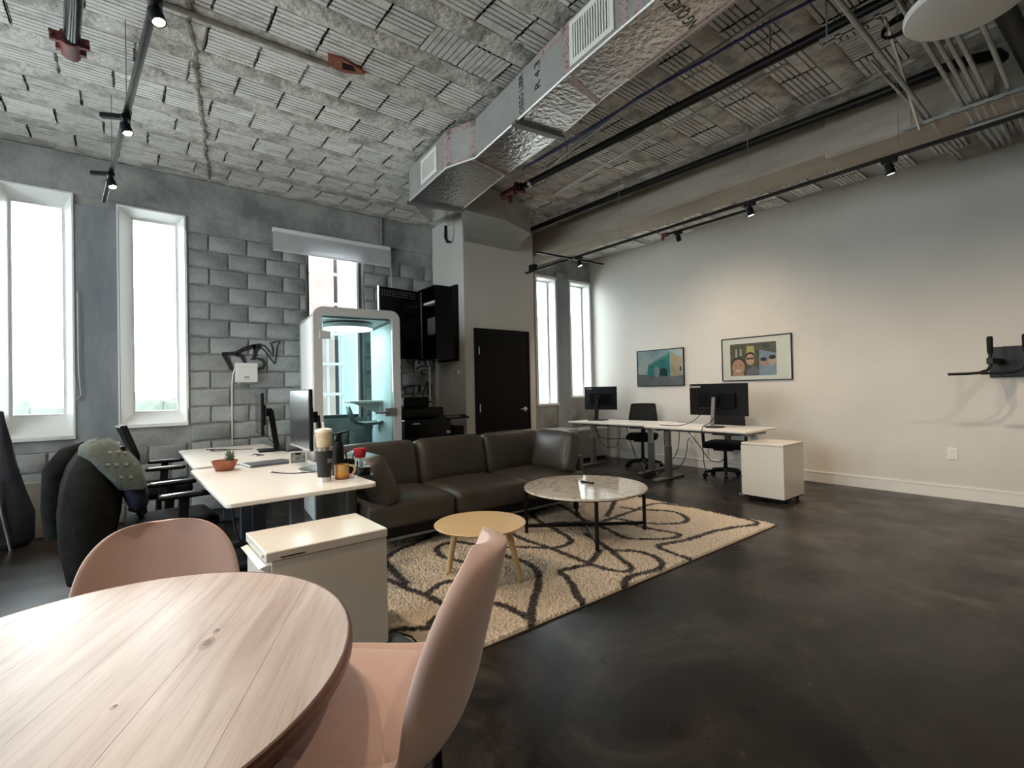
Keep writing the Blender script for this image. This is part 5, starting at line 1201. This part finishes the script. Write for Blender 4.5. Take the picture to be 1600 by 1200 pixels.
for k in range(9):
    a = k*2.4; rr_ = 0.006+0.0022*k; MB().puff((0, 0, 0), (0.026, 0.008, 0.026+0.0012*k), 0.0075, 0.003, n=2).build('petal', m_rose, rs, loc=(1.35*rr_*math.cos(a), 1.35*rr_*math.sin(a), 0.15-0.0015*k), rot=(-0.25, 0, a-PI/2), smooth=80)
bc = thing('black_cup', 'small black espresso cup with steel rim at the desk corner', 'cup', (1.275, 3.30, dz))
MB().lathe([(0.028, 0), (0.034, 0.01), (0.038, 0.055), (0.034, 0.055), (0.030, 0.012), (0.0, 0.01)], 22).build('bowl', m_blackgl, bc, smooth=40)
MB().lathe([(0.0385, 0.054), (0.040, 0.058), (0.036, 0.058)], 22).build('rim', m_chrome, bc)
MB().lathe([(0.055, 0), (0.06, 0.004), (0.05, 0.005)], 24).build('saucer', m_blackgl, bc, loc=(0, 0, 0))
pp = thing('potted_succulent', 'small terracotta bowl with a green succulent on the near desk', 'plant', (0.56, 4.28, dz))
m_tc = mat('terracotta pot', (0.36, 0.12, 0.06), 0.7, col2=(0.42, 0.16, 0.09), scale=20)
MB().lathe([(0.055, 0), (0.062, 0.006), (0.088, 0.07), (0.090, 0.076), (0.082, 0.076), (0.06, 0.02), (0, 0.018)], 28).build('pot', m_tc, pp, smooth=40)
MB().lathe([(0.0, 0.064), (0.079, 0.060)], 20).build('soil', mat('soil', (0.04, 0.028, 0.02), 0.95), pp)
m_suc = mat('succulent leaf', (0.10, 0.16, 0.11), 0.55, col2=(0.16, 0.22, 0.15), scale=25)
for k in range(16):
    a = k*2.399; ln = 0.04+0.002*k; el = 0.35+0.06*k
    d0 = Vector((math.cos(a)*math.cos(el), math.sin(a)*math.cos(el), math.sin(el))); p0 = Vector((0.035, 0.0, 0.066+0.002*k))
    MB().tube([p0, p0+d0*ln*0.5, p0+d0*ln], [0.005, 0.0085, 0.0015], 6).build('leaf', m_suc, pp, smooth=60)
lt = thing('laptop', 'closed silver laptop lying on the desk behind the plant', 'laptop', (0.875, 4.38, dz), math.radians(8))
m_lap = mat('space grey aluminium', (0.20, 0.215, 0.24), 0.35, metal=0.6)
MB().box(-0.165, 0.165, -0.115, 0.115, 0.002, 0.011).build('base', m_lap, lt, bevel=0.003); MB().box(-0.165, 0.165, -0.115, 0.115, 0.0115, 0.018).build('lid', m_lap, lt, bevel=0.003)
pf = thing('photo_frame', 'small white photo frame with easel back beside the monitor', 'photo frame', (1.06, 4.17, dz), math.radians(-14))
mb = MB(); ring(mb, [(0.065, 0.105), (-0.065, 0.105), (-0.065, 0), (0.065, 0)], [(0.055, 0.097), (-0.055, 0.097), (-0.055, 0.012), (0.055, 0.012)], -0.006, 0.006); mb.build('frame', m_trim, pf, rot=(-0.2, 0, 0))
MB().box(-0.056, 0.056, -0.002, 0.003, 0.011, 0.098).build('photo', mat('grey photo', (0.10, 0.11, 0.11), 0.25, col2=(0.35, 0.36, 0.34), scale=30), pf, rot=(-0.2, 0, 0))
mb = MB(); mb.add([(-0.02, 0.015, 0.09), (0.02, 0.015, 0.09), (0.03, 0.085, 0.002), (-0.03, 0.085, 0.002), (-0.02, 0.012, 0.09), (0.02, 0.012, 0.09), (0.03, 0.02, 0.002), (-0.03, 0.02, 0.002)], [(0,1,2,3), (4,7,6,5), (0,3,7,4), (1,5,6,2), (2,6,7,3)]); mb.build('easel', m_black, pf)
def cable(label, pts, r=0.0035, m=None, name='cable'):
    P = [Vector(p) for p in pts]; Q = []
    for i in range(len(P)-1):
        p0 = P[max(i-1, 0)]; p1 = P[i]; p2 = P[i+1]; p3 = P[min(i+2, len(P)-1)]
        for k in range(6):
            t = k/6; Q.append(0.5*((2*p1)+(p2-p0)*t+(2*p0-5*p1+4*p2-p3)*t*t+(-p0+3*p1-3*p2+p3)*t**3))
    Q.append(P[-1]); return tag(MB().tube(Q, r, 6).build(name, m or m_black, smooth=70), label, 'cable')
c1 = cable('black charging cable with plug lying on the near desk', [(0.80, 3.88, dz+0.006), (0.84, 3.80, dz+0.004), (0.90, 3.72, dz+0.004), (0.98, 3.68, dz+0.004), (1.06, 3.66, dz+0.004)])
MB().box(0.785, 0.815, 3.868, 3.895, dz+0.001, dz+0.016).build('plug', m_trim, c1, bevel=0.003)
cable('tangle of black cable on the far left desk', [(0.62, 6.02, dz+0.004), (0.70, 5.95, dz+0.004), (0.78, 5.85, dz+0.004), (0.72, 5.76, dz+0.005), (0.64, 5.84, dz+0.006), (0.72, 5.93, dz+0.006), (0.84, 5.80, dz+0.004), (1.0, 5.7, dz+0.004)], 0.004)
kb = thing('phone', 'small grey phone lying on the far left desk', 'phone', (0.93, 5.10, dz), 0.3); MB().box(-0.035, 0.035, -0.07, 0.07, 0.0, 0.008).build('body', m_greymet, kb, bevel=0.003); MB().box(-0.031, 0.031, -0.064, 0.064, 0.008, 0.0086).build('screen', m_screen, kb)
cable('black cable drooping from the far left monitor', [(1.03, 5.40, 0.98), (1.08, 5.40, 0.90), (1.16, 5.36, 0.80), (1.19, 5.25, dz+0.004)], 0.004)
cable('black cable hanging below the near left desk', [(0.45, 3.20, 0.70), (0.46, 3.12, 0.55), (0.52, 3.08, 0.40), (0.60, 3.05, 0.15), (0.62, 3.05, 0.006)], 0.006)

# ================================================================ CABLES AT THE RIGHT DESKS
cable('black cable looping under the far right desk end', [(6.20, 5.62, 0.75), (6.22, 5.60, 0.50), (6.35, 5.58, 0.33), (6.55, 5.50, 0.30), (6.60, 5.45, 0.48), (6.55, 5.40, 0.72)], 0.005)
cable('second black cable hanging inside the loop under the far right desk', [(6.10, 5.55, 0.74), (6.12, 5.50, 0.52), (6.30, 5.40, 0.46), (6.60, 5.30, 0.45)], 0.005)
cable('black cable dropping beside the grey desk leg to the floor', [(6.18, 4.98, 0.74), (6.20, 4.90, 0.45), (6.15, 4.75, 0.2), (6.05, 4.55, 0.05), (5.95, 4.45, 0.006)], 0.006)
cable('black cable loop hanging between the two right desks', [(6.05, 4.18, 0.75), (6.02, 4.15, 0.45), (6.08, 4.08, 0.28), (6.15, 4.02, 0.45), (6.12, 3.98, 0.74)], 0.006)
cable('long black power cable plugged into the wall behind the right desk', [(7.17, 4.46, 0.47), (7.08, 4.45, 0.43), (7.05, 4.48, 0.18), (6.9, 4.52, 0.02), (6.45, 4.5, 0.006), (6.1, 4.35, 0.006)], 0.007)
cable('black cable swinging below the middle of the right desk', [(6.15, 3.92, 0.74), (6.35, 3.84, 0.50), (6.6, 3.80, 0.24), (6.75, 3.70, 0.22), (6.6, 3.55, 0.40), (6.4, 3.48, 0.74)], 0.006)
cable('black monitor cable sagging across the right desktop', [(5.93, 3.45, 1.02), (5.85, 3.58, 0.86), (5.80, 3.75, 0.79), (5.82, 4.0, 0.779), (5.86, 4.12, 0.779)], 0.005)
cable('thin black cable falling from the monitor foot past the desk edge to the floor', [(5.99, 3.33, 0.95), (5.80, 3.33, 0.84), (5.60, 3.32, 0.78), (5.58, 3.30, 0.5), (5.60, 3.28, 0.25), (5.58, 3.1, 0.05), (5.45, 2.98, 0.006), (5.40, 2.88, 0.006)], 0.005)
tg = tag(MB().box(-0.02, 0.02, -0.003, 0.003, -0.09, 0).build('white_tag', m_trim, loc=(6.42, 3.72, 0.42), rot=(0, 0.2, 0.3), bevel=0.001), 'white paper tag hanging from the chair behind the large monitor', 'tag')
ps = thing('power_strip', 'black power strip lying between the right desk feet', 'power strip', (6.02, 4.42, 0), 0.3)
MB().box(-0.17, 0.17, -0.03, 0.03, 0, 0.035).build('body', m_black, ps, bevel=0.006)
for i in range(4): MB().box(-0.13+i*0.08, -0.09+i*0.08, -0.018, 0.018, 0.035, 0.055).build('plug', m_black, ps)

# ================================================================ PINK SHELL CHAIRS
def shell_chair(label, loc, rz):
    """front is local -Y"""
    t = thing('shell_chair', label, 'chair', loc, rz, 'blush velvet shell chairs')
    prof = [(-0.225, 0.455, 0.185), (-0.20, 0.47, 0.21), (-0.10, 0.462, 0.232), (0.02, 0.452, 0.243), (0.12, 0.455, 0.250), (0.185, 0.485, 0.252), (0.215, 0.55, 0.250), (0.232, 0.625, 0.246), (0.250, 0.695, 0.236), (0.264, 0.75, 0.219), (0.275, 0.79, 0.196), (0.283, 0.822, 0.168), (0.289, 0.845, 0.134), (0.292, 0.859, 0.094), (0.293, 0.865, 0.05)]
    k = 14; top = []; bot = []
    n = len(prof)
    for i, (y, z, hw) in enumerate(prof):
        a = prof[max(i-1, 0)]; b = prof[min(i+1, n-1)]; ty, tz = b[0]-a[0], b[1]-a[1]; ln = math.hypot(ty, tz); ny, nz_ = -tz/ln, ty/ln   # towards sitter
        f = i/(n-1)
        for j in range(k+1):
            u = -1+2*j/k; c = (0.035+0.04*max(0, 1-abs(f-0.52)/0.36))*abs(u)**2.2; th = 0.046*(1-0.30*abs(u)**6)
            x = hw*u; yy = y+ny*c; zz = z+nz_*c
            top.append((x, yy+ny*th*0.5, zz+nz_*th*0.5)); bot.append((x*1.01, yy-ny*th*0.5, zz-nz_*th*0.5))
    vs = top+bot; o_ = len(top); fs = []
    for i in range(n-1):
        for j in range(k):
            a = i*(k+1)+j; fs += [(a, a+1, a+k+2, a+k+1), (o_+a, o_+a+k+1, o_+a+k+2, o_+a+1)]
    for i in range(n-1): a = i*(k+1); b = a+k; fs += [(a, a+k+1, o_+a+k+1, o_+a), (b+k+1, b, o_+b, o_+b+k+1)]
    for j in range(k): c_ = (n-1)*(k+1)+j; fs += [(j+1, j, o_+j, o_+j+1), (c_, c_+1, o_+c_+1, o_+c_)]
    o = MB().add(vs, fs).build('shell', m_pink, t, smooth=85); md = o.modifiers.new('subsurf', 'SUBSURF'); md.levels = 1; md.render_levels = 2
    MB().puff((0, -0.035, 0.487), (0.205, 0.19, 0.022), 0.020, 0.010, n=6).build('seat_pad', m_pink, t, smooth=80)
    for sx in (-1, 1):
        for y0_, y1_ in ((-0.12, -0.19), (0.10, 0.10)): MB().tube([(sx*0.13, y0_, 0.435), (sx*0.20, y1_, 0.0)], [0.017, 0.011], 10).build('leg', m_blackmet, t, smooth=50)
    MB().box(-0.14, 0.14, -0.13, 0.11, 0.418, 0.436).build('under_frame', m_blackmet, t)
    return t
shell_chair('blush velvet shell chair in the right foreground, back towards the room', (0.475, 1.195, 0), math.radians(-134)).scale = (1.1, 1.1, 1.1)
shell_chair('blush velvet shell chair on the far side of the pine table', (0.05, 1.93, 0), math.radians(-8))

# ================================================================ PINE TABLE
pt = thing('pine_table', 'oval whitewashed pine dining table in the left foreground', 'table', (-0.079, 1.345, 0), math.atan2(0.895, 0.447))
A_, B_ = 0.578, 0.523; zt = 0.75
vs = []; fs = []; sg = 96; prof = [(0.955, -0.040), (0.985, -0.036), (0.995, -0.022), (0.995, -0.012), (0.985, -0.009), (0.985, -0.006), (0.975, 0.0)]
def ell(prof, name, m, closed_top=True):
    vs = []; fs = []
    for f, z in prof:
        for k in range(sg): t = 2*PI*k/sg; vs.append((A_*f*math.cos(t), B_*f*math.sin(t), zt+z))
    for i in range(len(prof)-1):
        for k in range(sg): fs.append((i*sg+k, i*sg+(k+1) % sg, (i+1)*sg+(k+1) % sg, (i+1)*sg+k))
    fs.append(tuple(range(sg-1, -1, -1))); fs.append(tuple((len(prof)-1)*sg+k for k in range(sg)))
    return MB().add(vs, fs).build(name, m, pt, smooth=30)
# the top is made of glued planks along the long axis
npl = 6; cuts = [-B_+2*B_*i/npl for i in range(npl+1)]
for i in range(npl):
    ya, yb = cuts[i]+0.0004, cuts[i+1]-0.0004; poly = []
    N_ = 24
    def xe(y): return A_*0.978*math.sqrt(max(0, 1-(y/(B_*0.978))**2))
    ya = max(ya, -B_*0.976); yb = min(yb, B_*0.976)
    for k in range(N_+1): y = ya+(yb-ya)*k/N_; poly.append((xe(y), y))
    for k in range(N_, -1, -1): y = ya+(yb-ya)*k/N_; poly.append((-xe(y), y))
    o = MB().prism(poly, zt-0.012, zt+random.uniform(-0.0002, 0.0002)).build('plank', m_pine, pt)
ell([(0.95, -0.045), (0.985, -0.040), (1.0, -0.028), (1.0, -0.012), (0.992, -0.008), (0.990, -0.0005), (0.982, 0.0006), (0.976, -0.002)], 'edge_band', m_pinedark)
# knots inlaid in the planks
m_knot = mat('pine knot', (0.13, 0.075, 0.06), 0.45); m_knot2 = mat('pine knot halo', (0.30, 0.185, 0.14), 0.4)
cz, sz = math.cos(-math.atan2(0.895, 0.447)), math.sin(-math.atan2(0.895, 0.447))
for (wx, wy, a, b) in ((0.132, 1.327, 0.020, 0.010), (0.158, 1.382, 0.008, 0.005), (-0.03, 1.17, 0.006, 0.004)):
    dx, dy = wx+0.079, wy-1.345; lx, ly = dx*cz-dy*sz, dx*sz+dy*cz
    MB().lathe([(1.0, 0.0), (0.9, 0.0003)], 20, sx=a*1.5, sy=b*1.5).build('knot_ring', m_knot2, pt, loc=(lx, ly, zt+0.0001)); MB().lathe([(1.0, 0.0), (0.9, 0.0006)], 20, sx=a*0.8, sy=b*0.8).build('knot', m_knot, pt, loc=(lx+0.004, ly, zt+0.0002))
MB().lathe([(0.055, 0.05), (0.075, 0.15), (0.05, 0.28), (0.07, 0.45), (0.05, 0.58), (0.09, 0.70)], 24).build('pedestal', m_pinedark, pt, smooth=60)
for k in range(4):
    a = k*PI/2+0.4; MB().bar((0.04*math.cos(a), 0.04*math.sin(a), 0.12), (0.33*math.cos(a), 0.33*math.sin(a), 0.025), 0.05, 0.05).build('foot', m_pinedark, pt, bevel=0.01)
ell([(0.60, -0.10), (0.62, -0.046)], 'apron', m_pinedark)

# ================================================================ RIGHT WALL
def picture(label, y0_, y1_, z0, z1, layers, m_ground):
    """hung on the right wall; u from 0 (far/left in view) to 1 (near/right), v up"""
    t = thing('framed_picture', label, 'picture', (XW, (y0_+y1_)/2, (z0+z1)/2)); W = y1_-y0_; H = z1-z0
    mb = MB(); fwd = 0.012
    for a in ((-W/2, W/2, -H/2, -H/2+fwd), (-W/2, W/2, H/2-fwd, H/2), (-W/2, -W/2+fwd, -H/2+fwd, H/2-fwd), (W/2-fwd, W/2, -H/2+fwd, H/2-fwd)): mb.box(-0.028, 0.0, a[0], a[1], a[2], a[3])
    mb.build('frame', m_black, t)
    pr = MB().box(-0.014, -0.001, -W/2+fwd, W/2-fwd, -H/2+fwd, H/2-fwd).build('print', m_ground, t)
    for i, (m, poly) in enumerate(layers):
        x = -0.0143-0.00025*i; vs = [(x, W/2-fwd-u*(W-2*fwd), -H/2+fwd+v*(H-2*fwd)) for u, v in poly]
        MB().add(vs, [tuple(range(len(vs)))]).build('print_shape', m, t, fix=False)
    MB().box(-0.0215, -0.0195, -W/2+fwd, W/2-fwd, -H/2+fwd, H/2-fwd).build('glazing', m_glass, t)
    return t
def pm(n, c, c2=None, s=20): return mat('print '+n, c, 0.6, col2=c2, scale=s)
def oval(cx, cy_, a, b, n=16): return [(cx+a*math.cos(2*PI*k/n), cy_+b*math.sin(2*PI*k/n)) for k in range(n)]
sky_m = pm('sky', (0.38, 0.55, 0.66), (0.72, 0.76, 0.76), 5)
picture('framed photo of a turquoise building against a blue sky', 4.55, 5.49, 1.32, 1.955, [
    (pm('cloud', (0.72, 0.72, 0.70)), oval(0.14, 0.55, 0.12, 0.16)), (pm('cloud', (0.72, 0.72, 0.70)), oval(0.06, 0.40, 0.10, 0.14)),
    (pm('road', (0.20, 0.20, 0.21), (0.28, 0.28, 0.28), 9), [(0, 0), (1, 0), (1, 0.28), (0.6, 0.27), (0, 0.34)]),
    (pm('teal', (0.05, 0.27, 0.26), (0.09, 0.36, 0.34), 12), [(0.22, 0.28), (0.72, 0.25), (0.72, 0.92), (0.70, 0.93), (0.24, 0.60)]),
    (pm('light teal', (0.18, 0.46, 0.43)), [(0.24, 0.60), (0.70, 0.93), (0.70, 0.84), (0.24, 0.55)]),
    (pm('ochre', (0.60, 0.46, 0.28), (0.66, 0.52, 0.34), 6), [(0.74, 0.24), (0.97, 0.28), (0.98, 0.74), (0.74, 0.92)]),
    (pm('dark arch', (0.03, 0.06, 0.06)), [(0.50, 0.27), (0.66, 0.26), (0.66, 0.44), (0.58, 0.50), (0.50, 0.45)]),
    (pm('grey tree', (0.34, 0.44, 0.42)), oval(0.43, 0.40, 0.06, 0.16)), (pm('dark arch', (0.03, 0.06, 0.06)), [(0.92, 0.40), (0.955, 0.40), (0.955, 0.50), (0.92, 0.50)])], sky_m)
skin = pm('skin', (0.50, 0.27, 0.18)); skin2 = pm('skin light', (0.58, 0.36, 0.25)); hair = pm('hair', (0.03, 0.02, 0.018)); drk = pm('backdrop', (0.06, 0.06, 0.045), (0.14, 0.12, 0.07), 14)
picture('framed group selfie photo with wide white mat beside the turquoise picture', 2.885, 3.895, 1.375, 2.02, [
    (drk, [(0.12, 0.10), (0.80, 0.10), (0.80, 0.87), (0.12, 0.87)]),
    (pm('yellow lamp', (0.50, 0.42, 0.16)), [(0.36, 0.55), (0.50, 0.55), (0.48, 0.80), (0.38, 0.80)]), (pm('pale glass', (0.45, 0.44, 0.40)), [(0.20, 0.55), (0.23, 0.55), (0.225, 0.75), (0.205, 0.75)]), (pm('pale glass', (0.45, 0.44, 0.40)), [(0.27, 0.58), (0.30, 0.58), (0.295, 0.74), (0.275, 0.74)]),
    (pm('blue shirts', (0.20, 0.27, 0.36), (0.30, 0.36, 0.44), 8), [(0.55, 0.10), (0.80, 0.10), (0.80, 0.60), (0.56, 0.70)]),
    (hair, oval(0.245, 0.37, 0.112, 0.18)), (skin, oval(0.245, 0.31, 0.098, 0.19)), (skin, [(0.15, 0.10), (0.33, 0.10), (0.31, 0.22), (0.17, 0.22)]),
    (pm('smile', (0.72, 0.68, 0.62)), [(0.20, 0.235), (0.29, 0.245), (0.275, 0.215), (0.22, 0.205)]), (hair, [(0.185, 0.355), (0.225, 0.365), (0.225, 0.350), (0.187, 0.342)]), (hair, [(0.262, 0.365), (0.305, 0.357), (0.303, 0.344), (0.262, 0.350)]),
    (pm('grey tee', (0.16, 0.16, 0.19)), [(0.35, 0.10), (0.56, 0.10), (0.55, 0.24), (0.47, 0.32), (0.38, 0.24)]),
    (hair, oval(0.425, 0.575, 0.070, 0.085)), (skin2, oval(0.425, 0.48, 0.062, 0.135)), (hair, [(0.375, 0.525), (0.475, 0.525), (0.470, 0.475), (0.435, 0.485), (0.425, 0.505), (0.415, 0.485), (0.38, 0.475)]), (pm('lips', (0.36, 0.15, 0.12)), [(0.40, 0.405), (0.45, 0.405), (0.44, 0.392), (0.41, 0.392)]),
    (skin, oval(0.62, 0.40, 0.045, 0.09)), (hair, oval(0.62, 0.47, 0.045, 0.045)), (skin2, oval(0.745, 0.42, 0.055, 0.11)), (hair, oval(0.745, 0.51, 0.05, 0.05))],
    mat('white mat board', (0.80, 0.75, 0.70), 0.7))
def outlet(label, y, z):
    t = thing('wall_outlet', label, 'outlet', (XW, y, z)); MB().box(-0.006, 0, -0.042, 0.042, -0.065, 0.065).build('plate', m_trim, t, bevel=0.003)
    for s_ in (-1, 1): MB().box(-0.0085, -0.005, -0.017, 0.017, s_*0.03-0.02, s_*0.03+0.02).build('socket', m_trim, t, bevel=0.002)
    for s_ in (-1, 1):
        for q in (-0.007, 0.007): MB().box(-0.0090, -0.0080, q-0.001, q+0.001, s_*0.03-0.006, s_*0.03+0.006).build('slot', m_black, t)
outlet('white wall outlet on the bare right wall near the baseboard', 1.253, 0.50); outlet('white wall outlet behind the right desk with a black plug', 4.45, 0.47)
# wall-mounted pull-up and dip bar
gy = thing('dip_station', 'black wall-mounted dip bars with foam grips at the right edge', 'gym bar', (XW, 0.55, 1.5))
for (y, xo, nm) in ((0.30, -0.62, 'a'), (0.06, -0.62, 'b')):
    MB().bar((-0.02, y, 0.0), (xo, y, 0.0), 0.05, 0.06).build('arm', m_blackmet, gy, bevel=0.004)
    MB().tube([(xo+0.03, y, -0.05), (xo+0.03, y, 0.06), (xo+0.03, y, 0.10)], 0.014, 10).build('post', m_blackmet, gy)
    MB().tube([(xo+0.03, y, 0.07), (xo+0.03, y, 0.10), (xo+0.03, y, 0.22), (xo+0.03, y, 0.24)], [0.018, 0.023, 0.024, 0.019], 12).build('foam_grip', m_rubber, gy, smooth=50)
    MB().tube([(xo+0.03, y, -0.05), (xo+0.02, y+0.02, -0.09), (xo-0.02, y+0.08, -0.115), (xo-0.05, y+0.16, -0.12), (xo-0.06, y+0.30, -0.12)], 0.014, 10).build('lower_handle', m_blackmet, gy, smooth=60)
MB().box(-0.03, 0.0, -0.12, 0.38, -0.16, 0.16).build('wall_plate', m_blackmet, gy, bevel=0.004)
MB().box(-0.40, -0.05, -0.06, 0.02, 0.04, 0.09).build('red_pad', mat('red brown pad', (0.22, 0.05, 0.03), 0.6), gy, bevel=0.01)

# small grey cloth on the floor beside the left pedestal
cl = tag(MB().puff((0, 0, 0.03), (0.04, 0.13, 0.03), 0.025, 0.01, n=4).build('floor_bag', mat('grey nylon', (0.10, 0.115, 0.12), 0.6, bump=0.5, bscale=20), loc=(1.075, 2.30, 0), rot=(0, 0, 0.1), smooth=80), 'small grey nylon pouch on the floor beside the drawer pedestal', 'pouch')
MB().tube([(0.03, -0.13, 0.05), (0.045, 0, 0.065), (0.03, 0.13, 0.05)], 0.005, 6).build('strap', m_black, cl)
tag(MB().lathe([(0.006, 0.0), (0.008, 0.004), (0.004, 0.008)], 10).build('bottle_cap', m_trim, loc=(5.53, 2.23, 0)), 'tiny white cap on the floor by the right pedestal', 'cap')
